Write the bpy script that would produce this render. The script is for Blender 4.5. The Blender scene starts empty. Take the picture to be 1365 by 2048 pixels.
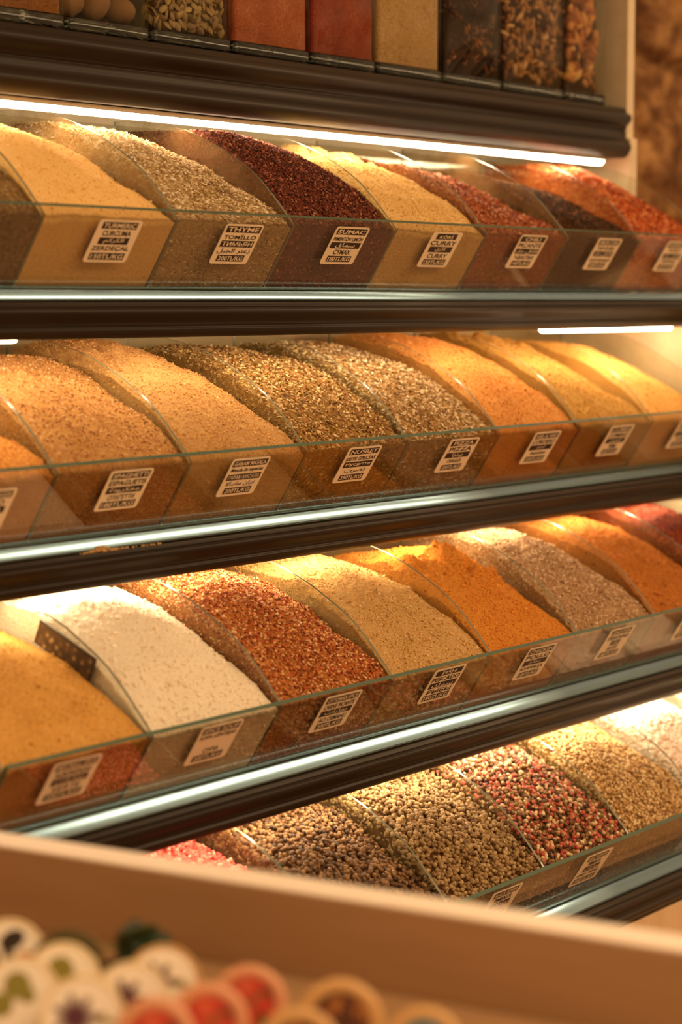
import bpy, bmesh, math, random
import numpy as np
from mathutils import Vector, Matrix

random.seed(7)
rng = np.random.default_rng(7)
S = bpy.context.scene
COL = S.collection

# ------------------------------------------------------------------ camera, light, exposure
FPX = 75.0 / 36.0 * 2048.0
PITCH = math.atan(424.0 / FPX)
YAW = math.atan(FPX / (math.cos(PITCH) * 3297.5))
cd = bpy.data.cameras.new('camera')
cam = bpy.data.objects.new('camera', cd)
COL.objects.link(cam)
cd.sensor_fit = 'VERTICAL'
cd.sensor_height = 36.0
cd.sensor_width = 24.0
cd.lens = 75.0
cd.clip_start = 0.05
cd.clip_end = 50
cam.location = (0, 0, 1.45)
cam.rotation_euler = (math.pi / 2 - PITCH, 0, -YAW)
cd.dof.use_dof = True
cd.dof.focus_distance = 1.87
cd.dof.aperture_fstop = 4.6
S.camera = cam

S.view_settings.view_transform = 'Standard'
S.view_settings.look = 'None'
S.view_settings.gamma = 1.0
S.view_settings.use_curve_mapping = False
S.view_settings.exposure = 0.52

AMBIENT = (1.0, 0.55, 0.25)
AMBIENT_STRENGTH = 0.40
LED_COLOR = (1.0, 0.74, 0.46)
LED_STRENGTH = 22.0
CEILING_WATTS = 21.0

w = bpy.data.worlds.new('shop_ambience')
S.world = w
w.use_nodes = True
w.node_tree.nodes['Background'].inputs[0].default_value = (*AMBIENT, 1)
w.node_tree.nodes['Background'].inputs[1].default_value = AMBIENT_STRENGTH

# unseen ceiling panels behind the camera, added for the highlight on the glass noses
for x in (0.6, 2.6, 4.6, 6.6):
    ld = bpy.data.lights.new('added_ceiling_panel', 'AREA')
    ld.shape = 'RECTANGLE'
    ld.size = 1.94
    ld.size_y = 0.9
    ld.energy = CEILING_WATTS
    ld.color = (1.0, 0.68, 0.37)
    lo = bpy.data.objects.new('added_ceiling_panel', ld)
    lo.location = (x, -0.6, 2.55)
    COL.objects.link(lo)

S.cycles.transparent_max_bounces = 48
S.cycles.max_bounces = 10
S.cycles.glossy_bounces = 4
S.cycles.transmission_bounces = 8
S.cycles.diffuse_bounces = 4
S.cycles.caustics_reflective = False
S.cycles.caustics_refractive = False
S.cycles.use_denoising = True
S.cycles.sample_clamp_indirect = 4.0


# ------------------------------------------------------------------ helpers
def lin(c):
    if isinstance(c, str):
        c = tuple(int(c[i:i + 2], 16) for i in (0, 2, 4))
    o = []
    for v in c[:3]:
        v = v / 255.0
        o.append(v / 12.92 if v <= 0.04045 else ((v + 0.055) / 1.055) ** 2.4)
    return (*o, 1.0)


class NT:
    def __init__(s, name):
        s.m = bpy.data.materials.new(name)
        s.m.use_nodes = True
        s.t = s.m.node_tree
        s.t.nodes.clear()
        s.out = s.t.nodes.new('ShaderNodeOutputMaterial')

    def n(s, kind, **kw):
        nd = s.t.nodes.new(kind)
        for k, v in kw.items():
            if k.startswith('_'):
                setattr(nd, k[1:], v)
            else:
                key = int(k[1:]) if k[0] == 'i' and k[1:].isdigit() else k.replace('__', ' ')
                if hasattr(v, 'is_output'):
                    s.t.links.new(v, nd.inputs[key])
                else:
                    nd.inputs[key].default_value = v
        return nd

    def link(s, a, b):
        s.t.links.new(a, b)

    def ramp(s, fac, stops, interp='LINEAR'):
        nd = s.t.nodes.new('ShaderNodeValToRGB')
        e = nd.color_ramp.elements
        nd.color_ramp.interpolation = interp
        while len(e) > 1:
            e.remove(e[0])
        e[0].position, e[0].color = stops[0]
        for p, c in stops[1:]:
            k = e.new(p)
            k.color = c
        s.t.links.new(fac, nd.inputs[0])
        return nd.outputs[0]

    def surface(s, sh):
        s.t.links.new(sh, s.out.inputs['Surface'])
        return s.m


def plain(name, col, rough=0.5, metal=0.0, spec=0.5, noise=None):
    t = NT(name)
    b = t.n('ShaderNodeBsdfPrincipled', Base__Color=col, Roughness=rough, Metallic=metal)
    b.inputs['Specular IOR Level'].default_value = spec
    if noise:
        sc, amt = noise
        tc = t.n('ShaderNodeTexCoord')
        nz = t.n('ShaderNodeTexNoise', Vector=tc.outputs['Object'], Scale=sc, Detail=4.0)
        c2 = tuple(max(0, v * (1 - amt)) for v in col[:3]) + (1,)
        c3 = tuple(min(1, v * (1 + amt)) for v in col[:3]) + (1,)
        t.link(t.ramp(nz.outputs['Fac'], [(0.3, c2), (0.7, c3)]), b.inputs['Base Color'])
    return t.surface(b.outputs[0])


def wood(name, c0, c1, stretch=(2, 60, 60), rough=0.5, bump=0.1, spec=0.5):
    t = NT(name)
    tc = t.n('ShaderNodeTexCoord')
    mp = t.n('ShaderNodeMapping', Vector=tc.outputs['Object'], Scale=stretch)
    nz = t.n('ShaderNodeTexNoise', Vector=mp.outputs[0], Scale=1.0, Detail=6.0, Roughness=0.6)
    col = t.ramp(nz.outputs['Fac'], [(0.3, c0), (0.7, c1)])
    bp = t.n('ShaderNodeBump', Strength=bump, Distance=0.001, Height=nz.outputs['Fac'])
    b = t.n('ShaderNodeBsdfPrincipled', Base__Color=col, Roughness=rough, Normal=bp.outputs[0])
    b.inputs['Specular IOR Level'].default_value = spec
    return t.surface(b.outputs[0])


def powder(name, mid, dark, light, scale=480, bump=0.6, blotch=0.4, fine=1300):
    """loose ground spice: grain-sized noise in the colour and the surface"""
    t = NT(name)
    tc = t.n('ShaderNodeTexCoord')
    n1 = t.n('ShaderNodeTexNoise', Vector=tc.outputs['Object'], Scale=float(scale), Detail=5.0, Roughness=0.65)
    n2 = t.n('ShaderNodeTexNoise', Vector=tc.outputs['Object'], Scale=26.0, Detail=3.0)
    mx = t.n('ShaderNodeMath', _operation='MULTIPLY_ADD', i0=n2.outputs['Fac'], i1=blotch, i2=-blotch * 0.5)
    ad = t.n('ShaderNodeMath', _operation='ADD', i0=n1.outputs['Fac'], i1=mx.outputs[0])
    col = t.ramp(ad.outputs[0], [(0.32, dark), (0.47, mid), (0.56, mid), (0.72, light)])
    n3 = t.n('ShaderNodeTexNoise', Vector=tc.outputs['Object'], Scale=float(fine), Detail=2.0)
    ad2 = t.n('ShaderNodeMath', _operation='MULTIPLY_ADD', i0=n3.outputs['Fac'], i1=0.4, i2=n1.outputs['Fac'])
    bp = t.n('ShaderNodeBump', Strength=bump, Distance=0.004, Height=ad2.outputs[0])
    b = t.n('ShaderNodeBsdfPrincipled', Base__Color=col, Roughness=0.95, Normal=bp.outputs[0])
    b.inputs['Specular IOR Level'].default_value = 0.1
    return t.surface(b.outputs[0])


def grains(name, stops, rough=0.6, spec=0.3, interp='CONSTANT', bump=0.0):
    """every loose island (flake, corn, crystal) takes its own colour"""
    t = NT(name)
    g = t.n('ShaderNodeNewGeometry')
    col = t.ramp(g.outputs['Random Per Island'], stops, interp)
    b = t.n('ShaderNodeBsdfPrincipled', Base__Color=col, Roughness=rough)
    b.inputs['Specular IOR Level'].default_value = spec
    if bump:
        tc = t.n('ShaderNodeTexCoord')
        nz = t.n('ShaderNodeTexNoise', Vector=tc.outputs['Object'], Scale=1200.0, Detail=2.0)
        bp = t.n('ShaderNodeBump', Strength=bump, Distance=0.0008, Height=nz.outputs['Fac'])
        t.link(bp.outputs[0], b.inputs['Normal'])
    return t.surface(b.outputs[0])


def clear_glass(name, tint, rough=0.02, dust=0.0, dust_col=None, ior=1.5):
    t = NT(name)
    gm = t.n('ShaderNodeNewGeometry')
    # the ray is not bent inside the sheet, so both faces reflect like an outer face
    io = t.n('ShaderNodeMapRange', i0=gm.outputs['Backfacing'], i1=0.0, i2=1.0, i3=ior, i4=1.0 / ior)
    fr = t.n('ShaderNodeFresnel', IOR=io.outputs[0])
    tr = t.n('ShaderNodeBsdfTransparent', Color=tint)
    gl = t.n('ShaderNodeBsdfGlossy', Color=(1, 1, 1, 1), Roughness=rough)
    mx = t.n('ShaderNodeMixShader', i0=fr.outputs[0], i1=tr.outputs[0], i2=gl.outputs[0])
    sh = mx.outputs[0]
    if dust:
        tc = t.n('ShaderNodeTexCoord')
        nz = t.n('ShaderNodeTexNoise', Vector=tc.outputs['Object'], Scale=22.0, Detail=6.0, Roughness=0.7)
        n2 = t.n('ShaderNodeTexNoise', Vector=tc.outputs['Object'], Scale=700.0, Detail=2.0)
        ad = t.n('ShaderNodeMath', _operation='MULTIPLY_ADD', i0=n2.outputs['Fac'], i1=0.35, i2=nz.outputs['Fac'])
        f = t.n('ShaderNodeMapRange', i0=ad.outputs[0], i1=0.5, i2=0.95, i3=0.0, i4=dust)
        df = t.n('ShaderNodeBsdfDiffuse', Color=dust_col)
        m2 = t.n('ShaderNodeMixShader', i0=f.outputs[0], i1=sh, i2=df.outputs[0])
        sh = m2.outputs[0]
    return t.surface(sh)


def emissive(name, col, strength):
    t = NT(name)
    e = t.n('ShaderNodeEmission', Color=(*col[:3], 1), Strength=strength)
    return t.surface(e.outputs[0])


def mk(name, mesh, mat, parent=None):
    o = bpy.data.objects.new(name, mesh)
    COL.objects.link(o)
    for m in (mat if isinstance(mat, (list, tuple)) else [mat]):
        mesh.materials.append(m)
    if parent:
        o.parent = parent
    return o


def from_bm(name, bm, mat, parent=None, smooth=False, loc=(0, 0, 0)):
    me = bpy.data.meshes.new(name)
    bmesh.ops.recalc_face_normals(bm, faces=bm.faces)
    if smooth:
        for f in bm.faces:
            f.smooth = True
    bm.to_mesh(me)
    bm.free()
    o = mk(name, me, mat, parent)
    o.location = loc
    return o


def from_np(name, V, quads=None, tris=None, mat=None, parent=None, smooth_q=True, smooth_t=False, mi_q=None, mi_t=None):
    me = bpy.data.meshes.new(name)
    V = np.asarray(V, np.float32)
    me.vertices.add(len(V))
    me.vertices.foreach_set('co', V.ravel())
    q = np.zeros((0, 4), np.int32) if quads is None else np.asarray(quads, np.int32)
    t = np.zeros((0, 3), np.int32) if tris is None else np.asarray(tris, np.int32)
    nl = q.size + t.size
    me.loops.add(nl)
    me.loops.foreach_set('vertex_index', np.concatenate([q.ravel(), t.ravel()]))
    npoly = len(q) + len(t)
    me.polygons.add(npoly)
    st = np.concatenate([np.arange(len(q)) * 4, q.size + np.arange(len(t)) * 3]).astype(np.int32)
    me.polygons.foreach_set('loop_start', st)
    sm = np.concatenate([np.full(len(q), smooth_q), np.full(len(t), smooth_t) if not hasattr(smooth_t, '__len__') else smooth_t])
    me.polygons.foreach_set('use_smooth', sm.astype(bool))
    mi = np.concatenate([np.zeros(len(q), np.int32) if mi_q is None else np.asarray(mi_q, np.int32),
                         np.zeros(len(t), np.int32) if mi_t is None else np.asarray(mi_t, np.int32)])
    o = mk(name, me, mat, parent)
    me.polygons.foreach_set('material_index', mi)
    me.update(calc_edges=True)
    me.validate()
    return o


def box(bm, lo, hi, bevel=0.0):
    vs = [bm.verts.new((x, y, z)) for x in (lo[0], hi[0]) for y in (lo[1], hi[1]) for z in (lo[2], hi[2])]
    fs = [(0, 1, 3, 2), (4, 6, 7, 5), (0, 4, 5, 1), (2, 3, 7, 6), (0, 2, 6, 4), (1, 5, 7, 3)]
    faces = [bm.faces.new([vs[i] for i in f]) for f in fs]
    if bevel:
        es = list({e for f in faces for e in f.edges})
        bmesh.ops.bevel(bm, geom=es, offset=bevel, segments=2, affect='EDGES', profile=0.6)


def prism_x(name, prof, x0, x1, mat, parent=None, smooth=False):
    """YZ outline swept along X with capped ends"""
    bm = bmesh.new()
    a = [bm.verts.new((x0, y, z)) for y, z in prof]
    b = [bm.verts.new((x1, y, z)) for y, z in prof]
    n = len(prof)
    side = [bm.faces.new((a[i], a[(i + 1) % n], b[(i + 1) % n], b[i])) for i in range(n)]
    bm.faces.new(a[::-1])
    bm.faces.new(b)
    if smooth:
        for f in side:
            f.smooth = True
    return from_bm(name, bm, mat, parent)


def loft_x(name, p0, p1, x0, x1, mat):
    bm = bmesh.new()
    a = [bm.verts.new((x0, y, z)) for y, z in p0]
    b = [bm.verts.new((x1, y, z)) for y, z in p1]
    n = len(a)
    for i in range(n):
        f = bm.faces.new((a[i], a[(i + 1) % n], b[(i + 1) % n], b[i]))
        f.smooth = True
    bm.faces.new(a[::-1])
    bm.faces.new(b)
    return from_bm(name, bm, mat)


def empty(name, loc, label, cat, group=None, rot=(0, 0, 0)):
    o = bpy.data.objects.new(name, None)
    o.empty_display_size = 0.02
    o.location = loc
    o.rotation_euler = rot
    COL.objects.link(o)
    tag(o, label, cat, group)
    return o


def tag(o, label, cat, group=None, kind=None):
    o['label'] = label
    o['category'] = cat
    if group:
        o['group'] = group
    if kind:
        o['kind'] = kind
    return o


def struct(o):
    o['kind'] = 'structure'
    return o


def bevel_mod(o, wd, seg=2):
    m = o.modifiers.new('bevel', 'BEVEL')
    m.width = wd
    m.segments = seg
    m.limit_method = 'ANGLE'
    m.angle_limit = 0.7


def vnoise(P, scale, seed=0, octaves=3, rough=0.5):
    """value noise in numpy, about -1..1"""
    P = np.asarray(P, float) * scale
    out = np.zeros(len(P))
    amp, tot = 1.0, 0.0
    for o in range(octaves):
        Q = P * (2 ** o) + 31.7 * seed + 7.1 * o
        i = np.floor(Q).astype(np.int64)
        f = Q - i
        u = f * f * (3 - 2 * f)
        r = 0
        for dx in (0, 1):
            for dy in (0, 1):
                for dz in (0, 1):
                    h = (i[:, 0] + dx) * 374761393 + (i[:, 1] + dy) * 668265263 + (i[:, 2] + dz) * 2147483647 + seed * 974711
                    h = (h ^ (h >> 13)) * 1274126177
                    h = (h ^ (h >> 16)) & 0xFFFF
                    val = h / 32767.5 - 1
                    wgt = (u[:, 0] if dx else 1 - u[:, 0]) * (u[:, 1] if dy else 1 - u[:, 1]) * (u[:, 2] if dz else 1 - u[:, 2])
                    r = r + val * wgt
        out += amp * r
        tot += amp
        amp *= rough
    return out / tot


# ------------------------------------------------------------------ materials of the setting
M = {}
M['dark_wood'] = wood('dark_stained_wood', lin('20160c'), lin('2e2012'), (3, 90, 90), 0.42, 0.08, 0.3)
M['pale_wood'] = wood('pale_laminate', lin('d8bc94'), lin('e6cfa8'), (4, 4, 90), 0.5, 0.05)
M['cream'] = wood('cream_back_board', lin('dcc8a4'), lin('e6d4b2'), (3, 60, 60), 0.55, 0.05)
M['cabinet'] = wood('pale_cabinet_wood', lin('d2ac82'), lin('deba92'), (90, 90, 3), 0.5, 0.05)
M['led'] = emissive('led_light', LED_COLOR, LED_STRENGTH)
M['led_dim'] = emissive('dimmed_led_light', LED_COLOR, LED_STRENGTH * 0.62)  # same strip light, turned down to tame hot spots on the heaps below
M['glass'] = clear_glass('clear_pane_glass', (0.90, 0.885, 0.83, 1), 0.015)
M['divider'] = clear_glass('dusty_divider_glass', (0.96, 0.985, 0.965, 1), 0.03, 0.08, lin('c9a06a'), ior=1.4)
M['divider_dusty'] = clear_glass('very_dusty_divider_glass', (0.95, 0.97, 0.95, 1), 0.04, 0.36, lin('b08a5a'), ior=1.4)
M['edge'] = plain('green_glass_edge', lin('46604f'), 0.18, 0.0, 0.8)
M['divider_edge'] = plain('grey_divider_edge', lin('6e7260'), 0.2, 0.0, 0.8)
M['bullnose'] = plain('polished_glass_nose', (0.42, 0.72, 0.98, 1), 0.24, 0.9, 0.8)
M['nose_lip'] = plain('dark_green_glass_lip', lin('1c2a20'), 0.2, 0.0, 0.8)
M['led_housing'] = plain('led_housing_aluminium', lin('b9a88f'), 0.4, 0.3)
M['label_paper'] = plain('label_paper', lin('f0dcbc'), 0.45, 0.0, 0.4)
M['ink'] = plain('label_ink', lin('2c1a12'), 0.5)

# ------------------------------------------------------------------ tiers: the front corner of the dividers, and their spacing
TY = {1: 1.154, 2: 1.131, 3: 1.044, 4: 0.987}
TZ = {1: 1.511, 2: 1.318, 3: 1.129, 4: 0.943}
TX = {1: 1.1409, 2: 1.1286, 3: 1.136, 4: 1.136}
TS = {1: 0.1493, 2: 0.15, 3: 0.1499, 4: 0.15}
TOPS = {1: -0.0105, 2: -0.0108, 3: -0.0072, 4: -0.0045}   # how far the pane reaches above that corner (along the pane)
FIRST = {1: -1, 2: -1, 3: -1, 4: 0}
LAST = {1: 6, 2: 6, 3: 6, 4: 6}
PD = (0.547, -0.837)            # down along the leaning pane (y, z)
PN = (-0.837, -0.547)           # its outward normal
PL = 0.0625                     # pane length below the corner
ARC = [(0.0, 0.0), (0.010, 0.0115), (0.028, 0.0315), (0.047, 0.0492), (0.065, 0.0603), (0.092, 0.0755), (0.122, 0.0875),
       (0.150, 0.0945), (0.175, 0.0982), (0.212, 0.100)]
ARC_Y = np.array([a[0] for a in ARC])
ARC_Z = np.array([a[1] for a in ARC])
BACK = 0.212
UNIT_L, UNIT_R = 0.982, 2.19


def arc(y):
    return np.interp(y, ARC_Y, ARC_Z)


def bin_x(t, i):
    return TX[t] + TS[t] * i


# ------------------------------------------------------------------ setting: floor, stone wall, display cabinet
bm = bmesh.new()
box(bm, (-2.5, -2.5, -0.05), (5.0, 2.2, 0.0))
struct(from_bm('floor', bm, plain('floor_tile', lin('8a6a4a'), 0.4, noise=(6, 0.2))))


def stone_wall():
    y0 = 1.62
    xs = np.concatenate([np.linspace(0.0, 2.3, 24), np.linspace(2.32, 3.3, 150), np.linspace(3.35, 4.6, 14)])
    zs = np.concatenate([np.linspace(0.0, 1.0, 12), np.linspace(1.02, 2.2, 170), np.linspace(2.25, 2.9, 8)])
    X, Z = np.meshgrid(xs, zs, indexing='ij')
    P = np.stack([X.ravel(), np.zeros(X.size), Z.ravel()], 1)
    d = vnoise(P, 9, 3, 2) * 0.030 + vnoise(P, 30, 5, 4, 0.62) * 0.024
    # mortar joints between rough courses
    course = np.array([0.0, 0.21, 0.45, 0.66, 0.9, 1.1, 1.335, 1.56, 1.815, 1.99, 2.2, 2.42, 2.65, 2.9])
    zz = P[:, 2] + vnoise(P, 6, 9, 2) * 0.02
    k = np.clip(np.searchsorted(course, zz) - 1, 0, len(course) - 2)
    dj = np.minimum(zz - course[k], course[k + 1] - zz)
    xo = (P[:, 0] + vnoise(P, 6, 11, 2) * 0.02 + k * 0.171) % 0.42
    dv = np.minimum(xo, 0.42 - xo)
    j = np.minimum(dj, dv)
    d -= 0.035 * np.exp(-(j / 0.010) ** 2)
    V = P.copy()
    V[:, 1] = y0 - d
    nx, nz = len(xs), len(zs)
    a = np.arange(nx * nz).reshape(nx, nz)
    q = np.stack([a[:-1, :-1], a[1:, :-1], a[1:, 1:], a[:-1, 1:]], -1).reshape(-1, 4)
    t = NT('rough_brown_stone')
    tc = t.n('ShaderNodeTexCoord')
    n1 = t.n('ShaderNodeTexNoise', Vector=tc.outputs['Object'], Scale=24.0, Detail=8.0, Roughness=0.7)
    n2 = t.n('ShaderNodeTexNoise', Vector=tc.outputs['Object'], Scale=5.0, Detail=2.0)
    ad = t.n('ShaderNodeMath', _operation='MULTIPLY_ADD', i0=n2.outputs['Fac'], i1=0.5, i2=n1.outputs['Fac'])
    col = t.ramp(ad.outputs[0], [(0.52, lin('38200e')), (0.72, lin('80552e')), (0.92, lin('d0a066'))])
    bp = t.n('ShaderNodeBump', Strength=0.7, Distance=0.01, Height=n1.outputs['Fac'])
    b = t.n('ShaderNodeBsdfPrincipled', Base__Color=col, Roughness=0.9, Normal=bp.outputs[0])
    o = from_np('wall_back', V, quads=q, mat=t.surface(b.outputs[0]))
    sd = o.modifiers.new('solid', 'SOLIDIFY')
    sd.thickness = 0.1
    sd.offset = -1
    struct(o)


stone_wall()

cabinet = empty('display_cabinet', (1.58, 1.2, 0.0), 'tall cream and pale wood display cabinet carrying the dark trimmed spice shelves', 'cabinet')


def par(o, p):
    o.parent = p
    o.matrix_parent_inverse = Matrix.Translation(-Vector(p.location)) if not any(p.rotation_euler) else p.matrix_basis.inverted()
    return o


bm = bmesh.new()
box(bm, (0.93, 1.402, 0.0), (UNIT_R, 1.42, 2.3))
par(from_bm('back_board', bm, M['cream']), cabinet)
side = [(1.402, 2.3), (1.2655, 2.3), (1.2655, 1.637), (1.2605, 1.637), (1.2605, 1.459), (1.13, 1.44), (1.13, 1.27), (1.05, 1.25), (1.05, 1.08),
        (0.995, 1.06), (0.995, 0.0), (1.402, 0.0)]
o = par(prism_x('side_board', side, UNIT_R, UNIT_R + 0.016, M['cream']), cabinet)
bevel_mod(o, 0.0012)
bm = bmesh.new()
box(bm, (0.95, 1.03, 0.0), (1.728, 1.05, 0.8465))
par(from_bm('front_board', bm, M['cabinet']), cabinet)
bm = bmesh.new()
box(bm, (1.731, 1.018, 0.06), (2.188, 1.036, 0.8415), 0.001)
par(from_bm('drawer_front', bm, M['cabinet']), cabinet)
bm = bmesh.new()
box(bm, (1.728, 1.04, 0.0), (2.19, 1.06, 0.8468))
par(from_bm('shadow_gap_board', bm, M['dark_wood']), cabinet)  # dark board puts the shade of the gap above the drawer into colour

# ------------------------------------------------------------------ shelves: board, glass nose, moulding, led strip
SHELF_TOP = {1: 1.4580, 2: 1.2650, 3: 1.0760, 4: 0.8900}
MOULD_TOP = {1: 1.4485, 2: 1.2545, 3: 1.0640, 4: 0.8765}
MOULD_BOT = {1: 1.4195, 2: 1.2265, 3: 1.0360, 4: 0.8470}
SHELF_LABEL = {1: 'glass nosed dark trim shelf carrying the thyme, sumac and curry trough',
               2: 'glass nosed dark trim shelf with a white shine, carrying the pizza spice trough',
               3: 'glass nosed dark trim shelf carrying the white powder and fish spice trough',
               4: 'lowest dark trim shelf, carrying the peppercorn trough above the pale drawer'}


def moulding_profile(yf, zt, zb):
    """ogee face: quirk, bead, hollow, bead, seen from the front edge back"""
    H = zt - zb
    pts = []
    for k in range(41):
        u = k / 40
        y = 0.0045 * (0.5 + 0.5 * math.cos(2 * math.pi * (u * 1.5 + 0.08)))
        y += 0.007 * max(0, u - 0.72) / 0.28
        if abs(u - 0.16) < 0.03:
            y += 0.002
        if abs(u - 0.70) < 0.03:
            y += 0.0016
        pts.append((yf + y, zt - H * u))
    pts.append((yf + 0.0175, zb))
    pts.append((yf + 0.0175, zt))
    return pts


def led(parent, yc, z0, x0, x1, wid=0.012, hgt=0.008, mat=None):
    """aluminium channel with a glowing diffuser under it"""
    h = par(prism_x('led_channel', [(yc - wid / 2, z0 + hgt), (yc + wid / 2, z0 + hgt), (yc + wid / 2, z0 + hgt + 0.004), (yc - wid / 2, z0 + hgt + 0.004)],
                    x0, x1, M['led_housing']), parent)
    prof = [(yc - wid / 2, z0 + hgt)] + [(yc - wid / 2 * math.cos(a), z0 + hgt - hgt * math.sin(a)) for a in np.linspace(0.5, math.pi - 0.5, 7)] + [(yc + wid / 2, z0 + hgt)]
    par(prism_x('led_diffuser', prof, x0, x1, mat or M['led']), parent)


for t in (1, 2, 3, 4):
    yb = TY[t] + PD[0] * PL            # foot of the pane
    yf = yb - 0.007
    sh = empty('display_shelf', (1.58, yf, MOULD_BOT[t]), SHELF_LABEL[t], 'shelf', 'dark trimmed display shelves')
    bm = bmesh.new()
    box(bm, (UNIT_L - 0.02, yb + 0.0042, MOULD_TOP[t]), (UNIT_R, 1.402, SHELF_TOP[t]))
    par(from_bm('shelf_board', bm, M['cream']), sh)
    # rounded glass nose
    zc0, zc1 = MOULD_TOP[t], SHELF_TOP[t]
    Hn = zc1 - zc0
    lipz = zc0 + 0.0022
    lip = [(yf + 0.0035, zc0), (yf + 0.0008, zc0), (yf, zc0 + 0.0007), (yf - 0.0003, zc0 + 0.0015), (yf, lipz), (yf + 0.0035, lipz)]
    par(prism_x('glass_lip', lip, UNIT_L - 0.02, UNIT_R, M['nose_lip'], smooth=True), sh)
    def nose(shift):
        pr = [(yf + 0.0036, zc0), (yf + 0.0036, lipz + 0.0001), (yf - 0.0002, lipz + 0.0001)]
        # polished front edge, leaning back and gently crowned, up to the foot of the pane
        y_, z_ = yf - 0.0002, lipz + 0.0001
        step = (zc1 - 0.0002 - z_) / 14
        for k in range(14):
            y_ += step * math.tan(math.radians(11 + shift + 30 * (k + 0.5) / 14))
            z_ += step
            pr.append((y_, z_))
        pr += [(yb + 0.004, zc1 - 0.0002), (yb + 0.004, zc0)]
        return pr
    # the topmost shelf's edge is twisted so its highlight comes in towards the right
    par(loft_x('glass_nose', nose(13 if t == 1 else 0), nose(-7 if t == 1 else 0), UNIT_L - 0.02, UNIT_R, M['bullnose']), sh)
    o = par(prism_x('moulding', moulding_profile(yf - 0.0065, MOULD_TOP[t], MOULD_BOT[t]), UNIT_L - 0.02, UNIT_R, M['dark_wood'], smooth=True), sh)
    if t < 4:
        ledy = yf + 0.0185
        drop = 0.0005
        if t == 2 or t == 3:
            led(sh, ledy, MOULD_BOT[t] - drop, UNIT_L, UNIT_R - 0.02)
        else:
            led(sh, ledy - 0.003, MOULD_BOT[t] - 0.0022, UNIT_L, 1.145)
            led(sh, ledy, MOULD_BOT[t] + 0.001, 1.15, 1.895, mat=M['led_dim'])
            led(sh, ledy - 0.004, MOULD_BOT[t] - 0.0038, 1.90, UNIT_R - 0.02)

# the top shelf, with its taller double-bead cornice
top = empty('display_shelf', (1.58, 1.26, 1.611), 'tall dark cornice shelf carrying the glass jars above the white light strip', 'shelf', 'dark trimmed display shelves')
bm = bmesh.new()
box(bm, (UNIT_L - 0.1, 1.288, 1.652), (UNIT_R, 1.402, 1.6715))
par(from_bm('shelf_board', bm, M['dark_wood']), top)
corn = [(1.290, 1.6715), (1.270, 1.6715), (1.2672, 1.670), (1.2664, 1.667), (1.2645, 1.6655), (1.2605, 1.6635), (1.2590, 1.6605), (1.2594, 1.657), (1.2620, 1.6535),
        (1.2655, 1.6505), (1.2672, 1.648), (1.2672, 1.6468), (1.2690, 1.6460), (1.2690, 1.6448), (1.2672, 1.6440), (1.2675, 1.640), (1.2665, 1.6365), (1.2640, 1.6335),
        (1.2605, 1.6305), (1.2590, 1.6275), (1.2594, 1.6240), (1.2622, 1.6195), (1.2660, 1.6155), (1.2690, 1.6142), (1.290, 1.6142)]
o = par(prism_x('moulding', corn, UNIT_L - 0.1, UNIT_R, M['dark_wood'], smooth=True), top)
led(top, 1.2785, 1.6045, UNIT_L - 0.08, 2.150, 0.013, 0.0050)


# ------------------------------------------------------------------ troughs: pane, dividers, labels
def ar(*cp):
    return ''.join(chr(c) for c in reversed(cp))


A_TURM = ar(0xFE8D, 0xFEDF, 0xFEDC, 0xFEAE, 0xFEDB, 0xFEE2)
A_THYME = ar(0xFEAF, 0xFECB, 0xFE98, 0xFEAE, 0x20, 0xFE8D, 0xFEDF, 0xFEA0, 0xFE92, 0xFEDE)
A_SUMAC = ar(0xFEB3, 0xFEE4, 0xFE8E, 0xFED5)
A_CURRY = ar(0xFEDB, 0xFE8E, 0xFEAD, 0xFEF1)
A_CHILI = ar(0xFED3, 0xFEE0, 0xFED4, 0xFEDE, 0x20, 0xFEA3, 0xFE8E, 0xFEAD)
A_GARAM = ar(0xFECF, 0xFEAE, 0xFE8D, 0xFEE5, 0x20, 0xFEE3, 0xFE8E, 0xFEB3, 0xFE8E, 0xFEFB)
A_NUS = ar(0xFEE7, 0xFEBC, 0xFEAE, 0xFE95)
A_PIZZA = ar(0xFE91, 0xFEF4, 0xFE98, 0xFEB0, 0xFE8D)
A_FISH = ar(0xFEB3, 0xFEE4, 0xFEDA)
A_CHICK = ar(0xFEA9, 0xFE9F, 0xFE8E, 0xFE9D)
A_CUMIN = ar(0xFEDB, 0xFEE4, 0xFEEE, 0xFEE5)
A_MEAT = ar(0xFEDF, 0xFEA4, 0xFEE2)
A_SPAG = ar(0xFEE3, 0xFECC, 0xFEDC, 0xFEAE, 0xFEED, 0xFEE7, 0xFE94)
A_ZAH = ar(0xFEAF, 0xFECB, 0xFE98, 0xFEAE)
A_SPICE = ar(0xFE91, 0xFEEC, 0xFE8E, 0xFEAD, 0xFE8D, 0xFE95)

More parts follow.
